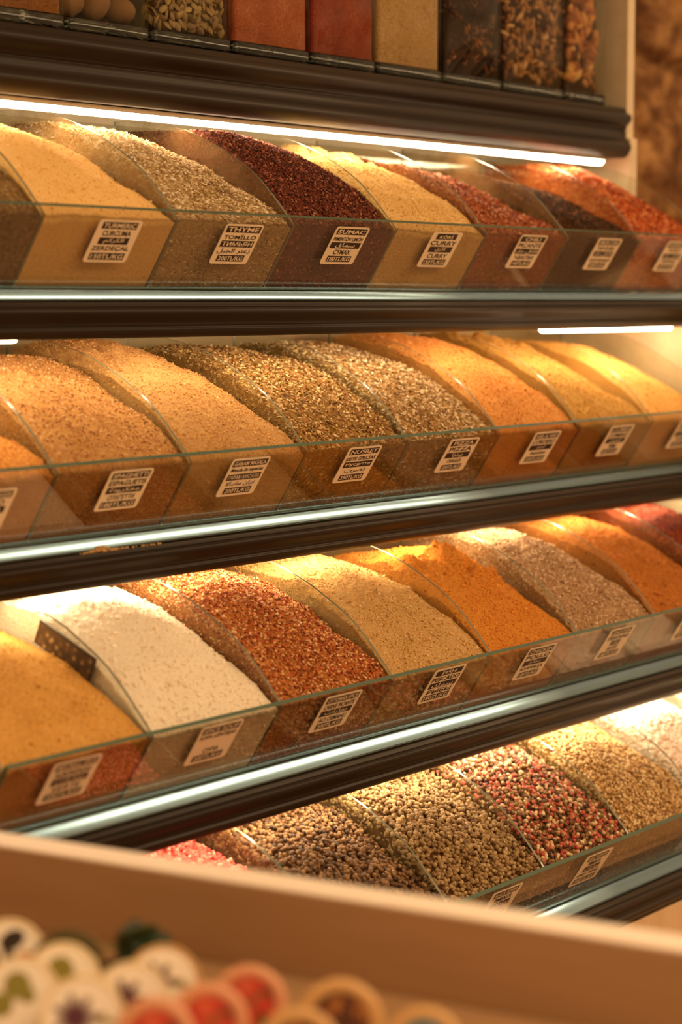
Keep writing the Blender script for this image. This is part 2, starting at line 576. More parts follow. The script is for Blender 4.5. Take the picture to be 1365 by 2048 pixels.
# tier, bin, offset of the label's left edge in the bin, top along the pane, rows (text, on a bar, share of the width), label text
LABELS = [
    (1, 0, 0.056, -0.001, [('TURMERIC', 1, .86), ('CURCUMA', 0, .70), (A_TURM, 1, .74), ('ZERDEÇAL', 0, .92), ('150TL/KG', 1, .86)], 'white price label reading TURMERIC'),
    (1, 1, 0.055, -0.002, [('THYME', 1, .96), ('TOMİLLO', 0, .90), ('ТИМЬЯН', 1, .92), (A_THYME, 0, .92), ('200TL/KG', 1, .76)], 'white price label reading THYME'),
    (1, 2, 0.053, -0.004, [('SUMAC', 1, .94), ('PIMENTÓN LIMÓN', 0, .92), (A_SUMAC, 1, .94), ('CYMAX', 0, .54), ('180TL/KG', 1, .76)], 'white price label reading SUMAC'),
    (1, 3, 0.052, -0.003, [('KÖRİ', 1, .72), ('CURRY', 0, .92), (A_CURRY, 1, .82), ('CURRY', 0, .70), ('150TL/KG', 1, .80)], 'white price label reading CURRY'),
    (1, 4, 0.053, -0.004, [('CHILI', 1, .96), ('PICANTE', 0, .92), (A_CHILI, 1, .92), ('ЧИЛИ', 0, .74), ('140TL/KG', 1, .76)], 'white price label reading CHILI'),
    (1, 5, 0.052, -0.004, [('SMOK CHIL', 1, .90), ('TAP-DURU', 0, .80), (A_CHILI, 1, .86), ('КОПЧЕНЫЙ', 0, .84), ('200TL/KG', 1, .72)], 'white price label in front of the black powder'),
    (1, 6, 0.051, -0.004, [('PAPRIKA', 1, .92), ('ROJO', 0, .6), (A_CHILI, 1, .84), ('ПЕРЕЦ', 0, .70), ('160TL/KG', 1, .76)], 'white price label in front of the orange flakes'),
    (2, -1, 0.060, 0.005, [('FOR EGGS', 1, .92), ('HUEVO', 0, .7), (A_SPICE, 1, .84), ('ЯЙЦА', 0, .6), ('180TL/KG', 1, .8)], 'white price label cut off by the left edge of the photo'),
    (2, 0, 0.053, -0.002, [('SPAGHETTI', 1, .94), ('ESPAGUETIS', 0, .92), (A_SPAG, 1, .88), ('СПАГЕТТИ', 0, .66), ('180TL/KG', 1, .86)], 'white price label reading SPAGHETTI'),
    (2, 1, 0.046, -0.003, [('GARAM MASALA', 1, .96), ('Mezcla de especias', 0, .90), ('ГАРАМ МАСАЛА', 1, .94), (A_GARAM, 0, .84), ('200TL/KG', 1, .76)], 'white price label reading GARAM MASALA'),
    (2, 2, 0.052, -0.004, [('NUSRET', 1, .92), ('SIETE SPECÍAS', 0, .94), ('Нусрета', 1, .90), (A_NUS, 0, .66), ('350TL/KG', 1, .76)], 'white price label reading SIETE SPECÍAS'),
    (2, 3, 0.059, -0.003, [('PIZZA', 1, .90), ('PIZZA', 0, .80), (A_PIZZA, 1, .86), ('ПИЦЦА', 0, .5), ('250TL/KG', 1, .72)], 'white price label reading PIZZA'),
    (2, 4, 0.057, -0.002, [('ASIEL AL HARO', 1, .92), ('CORDERO', 0, .92), (A_MEAT, 1, .90), ('баранина', 0, .6), ('200TL/KG', 1, .76)], 'white price label reading CORDERO'),
    (2, 5, 0.055, -0.001, [('CUMIN', 1, .88), ('COMINO', 0, .86), (A_CUMIN, 1, .84), ('тмин', 0, .34), ('180TL/KG', 1, .68)], 'white price label reading CUMIN'),
    (2, 6, 0.055, -0.001, [('GINGER', 1, .88), ('JENGIBRE', 0, .86), (A_SPICE, 1, .84), ('имбирь', 0, .5), ('200TL/KG', 1, .7)], 'white price label cut off by the right edge of the photo'),
    (3, -1, 0.045, -0.001, [('MEATBALL SPICE', 1, .92), ('ALBONDIGAS', 0, .8), (A_SPICE, 1, .8), ('КЕФТЕ', 0, .6), ('200TL/KG', 1, .8)], 'white price label nearest the trough end, blurred'),
    (3, 0, 0.050, -0.002, [('SPICE SOUP', 1, .94), ('SOPA LENTEJAS', 0, .92), ('', 0, .5), ('СУПА', 0, .4), ('200TL/KG', 1, .76)], 'white price label reading SOUP'),
    (3, 1, 0.051, -0.003, [('OTTOMAN SPICE', 1, .94), ('CARNE PICANTE', 0, .90), (A_SPICE, 1, .92), ('ACI OSMANLI', 0, .80), ('200TL/KG', 1, .76)], 'white price label reading OTTOMAN SPICE'),
    (3, 2, 0.053, -0.004, [('FISH', 1, .88), ('PESCADO', 0, .92), (A_FISH, 1, .90), ('РЫБЫ', 0, .80), ('180TL/KG', 1, .86)], 'white price label reading FISH'),
    (3, 3, 0.054, -0.003, [('CHICKEN', 1, .94), ('POLLO', 0, .90), (A_CHICK, 1, .88), ('КУРИЦА', 0, .84), ('180TL/KG', 1, .74)], 'white price label reading CHICKEN'),
    (3, 4, 0.052, -0.002, [('ZAHTER', 1, .82), ('DESAYUNO', 0, .86), (A_ZAH, 1, .4), ('ЗАХТЕР', 0, .44), ('180TL/KG', 1, .80)], 'white price label reading ZAHTER'),
    (3, 5, 0.056, -0.002, [('BARBECUE', 1, .9), ('BARBACOA', 0, .86), (A_SPICE, 1, .8), ('БАРБЕКЮ', 0, .7), ('200TL/KG', 1, .76)], 'white price label at the right edge of the photo'),
    (4, 2, 0.062, 0.000, [('BLACK PEPPER', 1, .84), ('PIMIENTA', 0, .6), (A_SPICE, 1, .7), ('ПЕРЕЦ', 0, .5), ('300TL/KG', 1, .8)], 'white price label half hidden by the box edge'),
    (4, 3, 0.068, 0.001, [('MIX PEPPER', 1, .78), ('PIMIENTA', 0, .5), (A_SPICE, 1, .62), ('МИКС ПЕРЕЦ', 0, .84), ('300TL/KG', 1, .86)], 'white price label in front of the mixed peppercorns'),
]

font_jobs = []          # (text, matrix builder, destination list)


def flat_text(s, off):
    c = bpy.data.curves.new('text', 'FONT')
    c.body = s
    c.size = 1.0
    c.align_x = 'LEFT'
    c.offset = off
    c.resolution_u = 3
    c.fill_mode = 'FRONT'
    o = bpy.data.objects.new('text', c)
    COL.objects.link(o)
    return o


jobs = []
for li, L in enumerate(LABELS):
    for ri, (s, bar, wf) in enumerate(L[4]):
        if s:
            jobs.append((li, ri, flat_text(s, 0.018 if not any(ord(ch) > 0xFE00 for ch in s) else 0.01)))
bpy.context.view_layer.update()
dg = bpy.context.evaluated_depsgraph_get()
TXT = {}
for li, ri, o in jobs:
    me = o.evaluated_get(dg).to_mesh()
    vs = np.array([v.co[:2] for v in me.vertices]) if len(me.vertices) else np.zeros((0, 2))
    fs = [tuple(p.vertices) for p in me.polygons]
    TXT[(li, ri)] = (vs, fs)
    o.evaluated_get(dg).to_mesh_clear()
for li, ri, o in jobs:
    c = o.data
    bpy.data.objects.remove(o)
    bpy.data.curves.remove(c)

LW, LH = 0.0485, 0.0385


def build_label(li, parent):
    t, b, ox, s0, rows, lab = LABELS[li]
    x0 = bin_x(t, b) + ox
    O = Vector((x0, TY[t] + PD[0] * s0, TZ[t] + PD[1] * s0))
    e1 = Vector((1, 0, 0))
    e2 = Vector((0, PD[0], PD[1]))      # down
    nn = Vector((0, PN[0], PN[1]))
    P = lambda u, v, h: O + e1 * u + e2 * v + nn * h
    bm = bmesh.new()
    r = 0.003
    outl = []
    for cx, cy, a0 in ((LW - r, r, -90), (LW - r, LH - r, 0), (r, LH - r, 90), (r, r, 180)):
        for k in range(5):
            a = math.radians(a0 + k * 22.5)
            outl.append((cx + r * math.cos(a), cy + r * math.sin(a)))
    h0, h1 = 0.0002, 0.0005
    lo = [bm.verts.new(P(u, v, h0)) for u, v in outl]
    hi = [bm.verts.new(P(u, v, h1)) for u, v in outl]
    n = len(outl)
    bm.faces.new(lo)
    bm.faces.new(hi[::-1])
    for i in range(n):
        bm.faces.new((lo[i], lo[(i + 1) % n], hi[(i + 1) % n], hi[i]))
    base = par(from_bm('price_label', bm, M['label_paper']), parent)
    base['label'] = lab
    rowh = (LH - 0.0035) / 5
    bt = bmesh.new()
    for ri, (s, bar, wf) in enumerate(rows):
        v0 = 0.0014 + rowh * ri + 0.0004
        v1 = 0.0014 + rowh * (ri + 1) - 0.0004
        # upper rows sit a little right, the price a little left, as printed
        uc = LW * (0.5 + (0.0 if wf > .85 else 0.0))
        ww = LW * 0.94 * wf
        if bar:
            bb = bmesh.new()
            q = [bb.verts.new(P(u, v, h1 + 0.00012)) for u, v in ((uc - ww / 2, v0), (uc + ww / 2, v0), (uc + ww / 2, v1), (uc - ww / 2, v1))]
            fb_ = bb.faces.new(q)
            fb_.normal_update()
            if fb_.normal.dot(nn) < 0:
                fb_.normal_flip()
            me = bpy.data.meshes.new('printed_bar')
            bb.to_mesh(me)
            bb.free()
            mk('printed_bar', me, M['ink']).parent = base
        if (li, ri) not in TXT:
            continue
        vs, fs = TXT[(li, ri)]
        if not len(vs):
            continue
        mn, mx = vs.min(0), vs.max(0)
        tw = ww - (0.0032 if bar else 0.0)
        arabic = any(ord(ch) > 0xFE00 for ch in s)
        cap = (v1 - v0) - (0.0020 if bar else 0.0014)
        if arabic:
            cap = (v1 - v0) - 0.0010
        if s == 'Mezcla de especias' or s == 'баранина':
            cap *= 0.95
        sx = tw / (mx[0] - mn[0])
        sy = cap / (mx[1] - mn[1])
        sx = min(sx, sy * 2.1)
        us = uc + (vs[:, 0] - (mn[0] + mx[0]) / 2) * sx
        vv = (v0 + v1) / 2 - (vs[:, 1] - (mn[1] + mx[1]) / 2) * sy
        tv = [bt.verts.new(P(a, c, h1 + 0.00024)) for a, c in zip(us, vv)]
        for f in fs:
            try:
                nf = bt.faces.new([tv[i] for i in f])
                nf.material_index = 1 if bar else 0
            except ValueError:
                pass
    for b_ in (bt,):
        for f in b_.faces:
            f.normal_update()
            if f.normal.dot(nn) < 0:
                f.normal_flip()
    for nm, b_, mt in (('lettering', bt, [M['ink'], M['label_paper']]),):
        me = bpy.data.meshes.new(nm)
        b_.to_mesh(me)
        b_.free()
        o = mk(nm, me, mt)
        o.parent = base
    return base


TROUGH_LABEL = {1: 'leaning glass trough with labels TURMERIC, THYME and SUMAC on its front pane',
                2: 'leaning glass trough with labels SPAGHETTI, GARAM MASALA and PIZZA on its front pane',
                3: 'leaning glass trough with labels FISH and CHICKEN on its front pane',
                4: 'lowest leaning glass trough, holding the peppercorns and pink salt'}
PT = 0.004
for t in (1, 2, 3, 4):
    xl = bin_x(t, FIRST[t])
    xr = bin_x(t, LAST[t] + 1)
    tr = empty('spice_trough', ((xl + xr) / 2, TY[t] + 0.05, SHELF_TOP[t]), TROUGH_LABEL[t], 'trough', 'leaning glass spice troughs')
    s0, s1 = TOPS[t], PL
    pt = lambda s, h: (TY[t] + PD[0] * s - PN[0] * h, TZ[t] + PD[1] * s - PN[1] * h)
    # front pane: clear faces, green cut edges
    bm = bmesh.new()
    prof = [pt(s0, 0), pt(s0, PT), pt(s1, PT), pt(s1, 0)]
    a = [bm.verts.new((xl - 0.002, y, z)) for y, z in prof]
    b = [bm.verts.new((xr + 0.002, y, z)) for y, z in prof]
    for i in range(4):
        f = bm.faces.new((a[i], a[(i + 1) % 4], b[(i + 1) % 4], b[i]))
        f.material_index = 1 if i in (0, 2) else 0
    for f in (bm.faces.new(a[::-1]), bm.faces.new(b)):
        f.material_index = 1
    par(from_bm('front_pane', bm, [M['glass'], M['edge']]), tr)
    # curved dividers
    for k in range(FIRST[t], LAST[t] + 2):
        x = bin_x(t, k)
        hw = 0.0013
        outl = [pt(PL - 0.002, PT + 0.0004)]
        fy, fz = pt(0.0, PT + 0.0004)
        ys = np.linspace(0, BACK, 40)
        # smooth arc through the measured stations
        zs = np.interp(ys, np.linspace(0, BACK, 200), np.convolve(np.pad(arc(np.linspace(0, BACK, 200)), 8, mode='edge'), np.ones(17) / 17, 'valid'))
        zs[0] = 0.0
        top_line = [(TY[t] + 0.002 + y, TZ[t] + 0.001 + z) for y, z in zip(ys, zs)]
        outl += [(fy, fz)] + [p for p in top_line if p[0] > fy + 0.001]
        outl += [(TY[t] + BACK + 0.002, SHELF_TOP[t] + 0.0005), (pt(PL - 0.002, PT + 0.0004)[0], SHELF_TOP[t] + 0.0005)]
        if outl[-1][1] > outl[0][1] - 0.0003:
            outl.pop()
        bm = bmesh.new()
        n = len(outl)
        va = [bm.verts.new((x - hw, y, z)) for y, z in outl]
        vb = [bm.verts.new((x + hw, y, z)) for y, z in outl]
        fa = bm.faces.new(va[::-1])
        fb = bm.faces.new(vb)
        for i in range(n):
            f = bm.faces.new((va[i], va[(i + 1) % n], vb[(i + 1) % n], vb[i]))
            f.material_index = 1
        dm = M['divider_dusty'] if (t == 1 and k in (1, 2, 5)) else M['divider']
        par(from_bm('divider', bm, [dm, M['divider_edge']]), tr)
    # back pane of the trough
    bm = bmesh.new()
    box(bm, (xl, TY[t] + BACK + 0.003, SHELF_TOP[t] + 0.0005), (xr, TY[t] + BACK + 0.007, TZ[t] + 0.098))
    par(from_bm('back_pane', bm, M['glass']), tr)
    for li, L in enumerate(LABELS):
        if L[0] == t:
            build_label(li, tr)

# ------------------------------------------------------------------ spices
_ico = bmesh.new()
bmesh.ops.create_icosphere(_ico, subdivisions=2, radius=1.0)
ICO_V = np.array([v.co[:] for v in _ico.verts])
ICO_F = np.array([[v.index for v in f.verts] for f in _ico.faces])
_ico.free()
_ico = bmesh.new()
bmesh.ops.create_icosphere(_ico, subdivisions=1, radius=1.0)
ICO1_V = np.array([v.co[:] for v in _ico.verts])
ICO1_F = np.array([[v.index for v in f.verts] for f in _ico.faces])
_ico.free()
FL_V = np.array([(-1, 0, 0), (1, 0, 0), (0, 1, 0.6), (0.15, -1, 0.5)], float)
FL_F = np.array([(0, 2, 1), (0, 1, 3), (0, 3, 2), (1, 2, 3)])


_ico = bmesh.new()
bmesh.ops.create_icosphere(_ico, subdivisions=1, radius=1.0)
CR_V = np.array([v.co[:] for v in _ico.verts])
CR_F = np.array([[v.index for v in f.verts] for f in _ico.faces])
_ico.free()
if len(CR_V) > 12:
    _ico = bmesh.new()
    g_ = (1 + 5 ** .5) / 2
    pts_ = [(-1, g_, 0), (1, g_, 0), (-1, -g_, 0), (1, -g_, 0), (0, -1, g_), (0, 1, g_), (0, -1, -g_), (0, 1, -g_), (g_, 0, -1), (g_, 0, 1), (-g_, 0, -1), (-g_, 0, 1)]
    CR_V = np.array(pts_, float) / math.hypot(1, g_)
    CR_F = np.array([(0, 11, 5), (0, 5, 1), (0, 1, 7), (0, 7, 10), (0, 10, 11), (1, 5, 9), (5, 11, 4), (11, 10, 2), (10, 7, 6), (7, 1, 8),
                     (3, 9, 4), (3, 4, 2), (3, 2, 6), (3, 6, 8), (3, 8, 9), (4, 9, 5), (2, 4, 11), (6, 2, 10), (8, 6, 7), (9, 8, 1)])
    _ico.free()
CR_V = CR_V * (1 + 0.22 * np.array([0.9, -0.8, 0.3, -0.4, 1.0, -1.0, 0.5, -0.2, 0.7, -0.6, 0.1, -0.9]))[:, None]


def rand_rot(n, tilt, normals):
    """random turn about the surface normal plus a random tilt"""
    a = rng.uniform(0, 2 * math.pi, n)
    nz = normals + rng.normal(0, tilt, (n, 3))
    nz /= np.linalg.norm(nz, axis=1)[:, None]
    ref = np.stack([np.cos(a), np.sin(a), np.zeros(n)], 1)
    ax = ref - nz * np.sum(ref * nz, 1)[:, None]
    ax /= np.linalg.norm(ax, axis=1)[:, None] + 1e-9
    ay = np.cross(nz, ax)
    return np.stack([ax, ay, nz], 2)      # columns


def scatter(points, normals, tv, tf, size, jitter=0.35, tilt=0.5):
    n = len(points)
    Rm = rand_rot(n, tilt, normals)
    sc = np.asarray(size)[None, :] * rng.uniform(1 - jitter, 1 + jitter, (n, 1))
    loc = tv[None] * sc[:, None, :]
    V = np.einsum('nij,nkj->nki', Rm, loc) + points[:, None, :]
    F = tf[None] + (np.arange(n) * len(tv))[:, None, None]
    return V.reshape(-1, 3), F.reshape(-1, 3)


ZCAP = {1: 1.600, 2: 1.4165, 3: 1.2225, 4: 1.0325}


def heap(t, b, name, label, cat, mats, L=-0.014, Mid=-0.002, R=-0.020, back=0.0, rough=(0.0012, 160), lump=0.0, lump_at=0.11, seed=None,
         extra=None, contact=0.0035, jag=0.0046, dirx=0.0):
    seed = seed if seed is not None else (t * 10 + b + 3)
    mats = list(mats)
    if not extra and len(mats) == 1 and mats[0].name in PWCOL:
        mid_, dk_, lt_ = PWCOL[mats[0].name]
        mats.append(grains(mats[0].name + '_crumb', ramp_stops([mid_, lt_, mid_, dk_], [6, 1.6, 5, 1.2]), .9, .1))
        k_ = 0.35 if rough[0] < .0011 else 1.0
        extra = [CRUMB(int(5200 * k_), (.00075, .0006, .0005)), CRUMB(int(420 * k_), (.0014, .0012, .0010))]
    x0, x1 = bin_x(t, b) + 0.0022, bin_x(t, b + 1) - 0.0022
    nx, nt, nf = 140, 210, 14
    xs = np.linspace(x0, x1, nx)
    xr = (xs - x0) / (x1 - x0)
    inner = PT + 0.0009
    jx = np.stack([xs, np.zeros(nx), np.zeros(nx)], 1)
    sc = contact + jag * vnoise(jx, 45, seed, 4, 0.6) + 0.0026 * vnoise(jx, 260, seed + 1, 3, .7)
    sc = np.clip(sc, TOPS[t] + 0.004, 0.02)
    off = L * (1 - xr) * (1 - 2 * xr) * 1.0 + Mid * 4 * xr * (1 - xr) + R * xr * (2 * xr - 1)
    yend = BACK - 0.003
    rows = []
    yC = PD[0] * sc - PN[0] * inner
    zC = PD[1] * sc - PN[1] * inner
    # front face up the pane, from the foot to the contact line
    for j in range(nf):
        s = (PL - 0.004) + (sc - (PL - 0.004)) * j / nf
        rows.append(np.stack([xs, TY[t] + PD[0] * s - PN[0] * inner, TZ[t] + PD[1] * s - PN[1] * inner], 1))
    ttop = np.linspace(0, 1, nt)
    y = yC[None] + (yend - yC)[None] * ttop[:, None]
    yy = np.clip(y, 0, BACK)
    wgt = np.clip(yy / 0.07, 0, 1)
    wgt = wgt * wgt * (3 - 2 * wgt)
    bk = np.clip((yy - 0.09) / 0.11, 0, 1)
    fade = np.exp(-np.clip(y - yC[None], 0, 1) / 0.006)
    z = zC[None] * fade + zC.mean() * (1 - fade) + arc(yy) - arc(np.clip(yC, 0, BACK)).mean() * (1 - fade) - arc(np.clip(yC, 0, BACK))[None] * fade + off[None] * wgt + back * bk * bk
    P = np.stack([np.broadcast_to(xs, y.shape), y, np.zeros(y.shape)], 2).reshape(-1, 3)
    vn = lambda *a_: vnoise(P, *a_).reshape(y.shape)
    amp = np.clip((y - yC[None]) / 0.012, 0, 1)
    z = z + amp * (0.0050 * vn(22, seed, 2) + rough[0] * vn(rough[1], seed + 2, 4, 0.65))
    if lump:
        g = np.exp(-((y - lump_at) / 0.028) ** 2)
        z = z + lump * g * np.abs(vn(38, seed + 4, 3, 0.6)) * 1.6 - lump * 0.3 * g
    Zw = np.minimum(TZ[t] + z, ZCAP[t] + 0.002 * vn(40, seed + 5, 3))
    rows += list(np.stack([np.broadcast_to(xs, y.shape), TY[t] + y, Zw], 2))
    zb = SHELF_TOP[t] + 0.0012
    rows.append(np.stack([xs, np.full(nx, TY[t] + yend), np.full(nx, zb)], 1))
    rows.append(np.stack([xs, np.full(nx, rows[0][:, 1].mean() + 0.004), np.full(nx, zb)], 1))
    A = np.stack(rows, 0)                      # rows x nx x 3
    nr = len(rows)
    org = np.array([(x0 + x1) / 2, TY[t] + 0.1, zb])
    V = A.reshape(-1, 3)
    idx = np.arange(nr * nx).reshape(nr, nx)
    q = []
    nxt = np.roll(idx, -1, axis=0)
    q = np.stack([idx[:, :-1], idx[:, 1:], nxt[:, 1:], nxt[:, :-1]], -1).reshape(-1, 4)
    # side caps: a fan from an inner point on each side
    tri = []
    Vc = []
    base_n = len(V)
    for side, colx in ((0, 0), (1, nx - 1)):
        c = A[:, colx, :].mean(0)
        c[0] = xs[colx]
        c[2] = zb + 0.02
        c[1] = TY[t] + 0.12
        Vc.append(c)
        ci = base_n + side
        for r in range(nr):
            a_, b_ = idx[r, colx], idx[(r + 1) % nr, colx]
            tri.append((a_, b_, ci) if side == 0 else (b_, a_, ci))
    V = np.concatenate([V, np.array(Vc)], 0)
    tri = np.array(tri)
    ntb = len(tri)
    surf = A[nf:nf + nt]
    # upward normals of the top surface for scattering
    du = np.gradient(surf, axis=1)
    dv = np.gradient(surf, axis=0)
    N = np.cross(du, dv)
    N /= np.linalg.norm(N, axis=2)[:, :, None] + 1e-12
    N *= np.sign(N[:, :, 2:3] + 1e-9)
    mi_t = [0] * ntb
    sm_t = [False] * ntb
    for ex in (extra or []):
        n = ex['n']
        # sample by area along the surface
        wts = np.linalg.norm(np.cross(du, dv), axis=2).ravel()
        if ex.get('where') is not None:
            wts = wts * ex['where'](surf.reshape(-1, 3))
        pick = rng.choice(len(wts), n, p=wts / wts.sum())
        ps = surf.reshape(-1, 3)[pick]
        ns = N.reshape(-1, 3)[pick]
        cell = np.array([TS[t] / nx * 0.9, BACK / nt * 0.9, 0])
        ps = ps + rng.uniform(-0.5, 0.5, (n, 3)) * cell + ns * rng.uniform(ex['lift'][0], ex['lift'][1], (n, 1))
        m = max(ex['size']) * 0.7
        inner_y = TY[t] + PD[0] * sc.mean() + 0.004
        tv, tf = {'flake': (FL_V, FL_F), 'crumb': (CR_V, CR_F), 'corn': (ICO1_V, ICO1_F), 'ball': (ICO_V, ICO_F)}[ex['shape']]
        lowf = ps[:, 1] < TY[t] + 0.008
        ps[lowf, 1] += 0.003
        # grains pressed against the left divider and the front pane
        nc = int(n * 0.22)
        jj = rng.integers(4, nt - 10, nc)
        sidep = surf[jj, 0].copy()
        sidep[:, 2] -= rng.uniform(0, 1, nc) ** 1.5 * 0.035
        sidep[:, 0] += rng.uniform(0, 0.0006, nc)
        sidep[:, 1] = np.maximum(sidep[:, 1], TY[t] + 0.0065 + 0.65 * np.maximum(0, TZ[t] - sidep[:, 2]))
        nc2 = int(n * 0.30)
        fr_ = A[:nf].reshape(-1, 3)[rng.integers(0, nf * nx, nc2)].copy()
        k_ = rng.uniform(0, 1, nc2) * 0.004
        fr_[:, 1] += k_ * PD[0] - PN[0] * 0.0003 + min(ex['size']) * 0.5
        fr_[:, 2] += k_ * PD[1] - PN[1] * 0.0003 + min(ex['size']) * 0.2
        fr_[:, 2] = np.maximum(fr_[:, 2], SHELF_TOP[t] + 0.003)
        if ex['lift'][1] > 0.0005:
            ps = np.concatenate([ps, sidep, fr_])
            ns = np.concatenate([ns, np.tile([-1.0, 0, 0], (nc, 1)), np.tile([0, PN[0], PN[1]], (nc2, 1))])
        ps[:, 0] = np.clip(ps[:, 0], x0 + min(ex['size']) * 0.6, x1 - m * 0.6)
        ev, ef = scatter(ps, ns, tv, tf, ex['size'], ex.get('jit', 0.35), ex.get('tilt', 0.5))
        tri = np.concatenate([tri, ef + len(V)])
        V = np.concatenate([V, ev])
        mi_t += [ex['mi']] * len(ef)
        sm_t += [ex['shape'] != 'flake'] * len(ef)
    o = from_np(name, V - org, quads=q, tris=tri, mat=mats, smooth_q=True, smooth_t=np.array(sm_t), mi_t=mi_t)
    o.location = org
    tag(o, label, cat, kind='stuff')
    return o


# colour helper: c = appearance under warm light, brought back to the spice's own colour
def sp(hexs, k=1.0):
    r, g, b, _ = lin(hexs)
    return (min(1, r * 0.96 * k), min(1, g * 1.0 * k), min(1, b * 1.16 * k), 1)


PWCOL = {}


def pw(name, mid, dark, light, **kw):
    PWCOL[name] = (mid, dark, light)
    return powder(name, sp(mid), sp(dark), sp(light), **kw)


def ramp_stops(cols, weights=None):
    wts = weights or [1] * len(cols)
    tot, acc, out = sum(wts), 0, []
    for c, wv in zip(cols, wts):
        out.append((acc / tot, sp(c)))
        acc += wv
    return out


FL = lambda n, size, lift=(-0.0004, 0.0014), mi=1, tilt=0.55, jit=0.45: dict(n=n, size=size, lift=lift, mi=mi, shape='flake', tilt=tilt, jit=jit)
CRUMB = lambda n, size, lift=(-0.0005, 0.0006), mi=1, tilt=1.0, jit=0.5: dict(n=n, size=size, lift=lift, mi=mi, shape='crumb', tilt=tilt, jit=jit)
CORN = lambda n, r, lift, mi=1, jit=0.16: dict(n=n, size=(r, r, r), lift=lift, mi=mi, shape='corn', tilt=1.0, jit=jit)

# --- top tier
heap(1, -1, 'dried_herb', 'dark dried herb heap left of the turmeric, cut off by the photo edge', 'herb',
     [pw('dried_herb_base', '8a6a40', '4a3418', 'b8945c', scale=260), grains('dried_herb_leaf', ramp_stops(['9a7a48', '6a4c26', 'c8a468']), 0.8)],
     L=-0.0030, R=-0.0082, extra=[FL(3500, (.0020, .0006, .0004))])
heap(1, 0, 'turmeric_powder', 'smooth yellow turmeric powder behind the TURMERIC label', 'spice powder',
     [pw('turmeric', 'f4c474', 'e0a654', 'fcdc98', bump=0.25, blotch=.2)], L=-0.0036, Mid=-.002, R=-0.0204, back=-.012, rough=(.0007, 120), jag=.005)
heap(1, 1, 'dried_thyme', 'pale green dried thyme flakes behind the THYME label', 'herb',
     [pw('thyme_base', 'b8965c', '765a30', 'dcc08c', scale=260), grains('thyme_leaf', ramp_stops(['ecd4a0', 'd4b47c', 'ac8850', 'f6e6c4', '86643a'], [4, 4, 2, 3, 1]), 0.8)],
     L=-0.0018, Mid=-.004, R=-0.0190, back=-.004, rough=(.002, 120), extra=[FL(8500, (.0021, .00065, .0004)), FL(600, (.0034, .0004, .0003))])
heap(1, 2, 'ground_sumac', 'coarse dark red sumac behind the SUMAC label', 'spice',
     [pw('sumac_base', '6a3422', '3e1e14', '965438', scale=260), grains('sumac_grain', ramp_stops(['7a3e2a', '5a2c1e', '9a5a40', '402016', 'b07450'], [4, 4, 2, 2, 1]), 0.75, 0.2)],
     L=0.0100, Mid=.006, R=-0.0068, back=.004, rough=(.0024, 90), extra=[CRUMB(8500, (.0012, .0009, .0008), lift=(-.0004, .0012)), CRUMB(320, (.0023, .0018, .0016))])
heap(1, 3, 'curry_powder', 'pale yellow curry powder behind the CURRY label', 'spice powder',
     [pw('curry', 'e8bc70', 'c09448', 'f6d89a', bump=0.4)], L=-0.0066, Mid=-.004, R=-0.0122, back=-.004, lump=.012, lump_at=.15, rough=(.0012, 120))
heap(1, 4, 'chili_flakes', 'red chili flakes behind the CHILI label', 'spice',
     [pw('chili_base', 'a4562e', '6c341c', 'c87848', scale=240), grains('chili_flake', ramp_stops(['b86434', '944626', 'd08450', '743218', 'e0a470'], [4, 4, 3, 2, 1]), 0.55, 0.4)],
     L=-0.0048, Mid=-.012, R=-0.0231, back=-.012, extra=[FL(5200, (.0019, .0012, .0005))])
heap(1, 5, 'black_chili_powder', 'dark brown and black ground chili between red and orange flakes', 'spice',
     [pw('black_chili_base', '46280f', '22120a', '6a3e1c', scale=260), grains('black_chili_grain', ramp_stops(['56320f', '30190a', '784a1e', '3e240c', 'b0642e'], [5, 5, 3, 4, .3]), 0.7, 0.3)],
     L=-0.0066, Mid=-.016, R=-0.0231, back=-.016, extra=[CRUMB(5500, (.0013, .0010, .0006), lift=(-.0004, .0012))])
heap(1, 6, 'orange_chili_flakes', 'bright orange chili flakes at the right end of the top trough', 'spice',
     [pw('orange_chili_base', 'cc6428', '9a3c14', 'e88c48', scale=240), grains('orange_chili_flake', ramp_stops(['d06a2a', 'b0481a', 'e89450', '8e300e', 'f0b070'], [4, 4, 3, 2, 1]), 0.55, 0.4)],
     L=-0.0018, Mid=.002, R=-0.0190, back=.0, extra=[FL(4800, (.0022, .0013, .0006))])

# --- second tier
heap(2, -1, 'orange_spice_powder', 'orange spice powder left of the SPAGHETTI bin, cut off by the photo edge', 'spice powder',
     [pw('orange_spice', 'e09a48', 'b87430', 'f0b468')], L=-0.0060, Mid=-.008, R=-0.0231, back=-.01)
heap(2, 0, 'spaghetti_spice', 'orange brown coarse spice powder behind the SPAGHETTI label', 'spice powder',
     [pw('spaghetti_spice', 'd49a54', 'a06430', 'e8b878', bump=.9), grains('spaghetti_crumb', ramp_stops(['d8a05a', 'b87c40', 'e8bc80', '94602c']), .8)],
     L=-0.0036, Mid=-.001, R=-0.0109, back=-.002, rough=(.0018, 140), extra=[CRUMB(5200, (.0009, .0007, .0006))])
heap(2, 1, 'garam_masala', 'light tan garam masala powder behind the GARAM MASALA label', 'spice powder',
     [pw('garam_masala', 'd8a460', 'b07a3c', 'e8bc80', bump=.8)], L=-0.0030, Mid=.004, R=-0.0163, back=.0, lump=.010, lump_at=.15, rough=(.0016, 140))
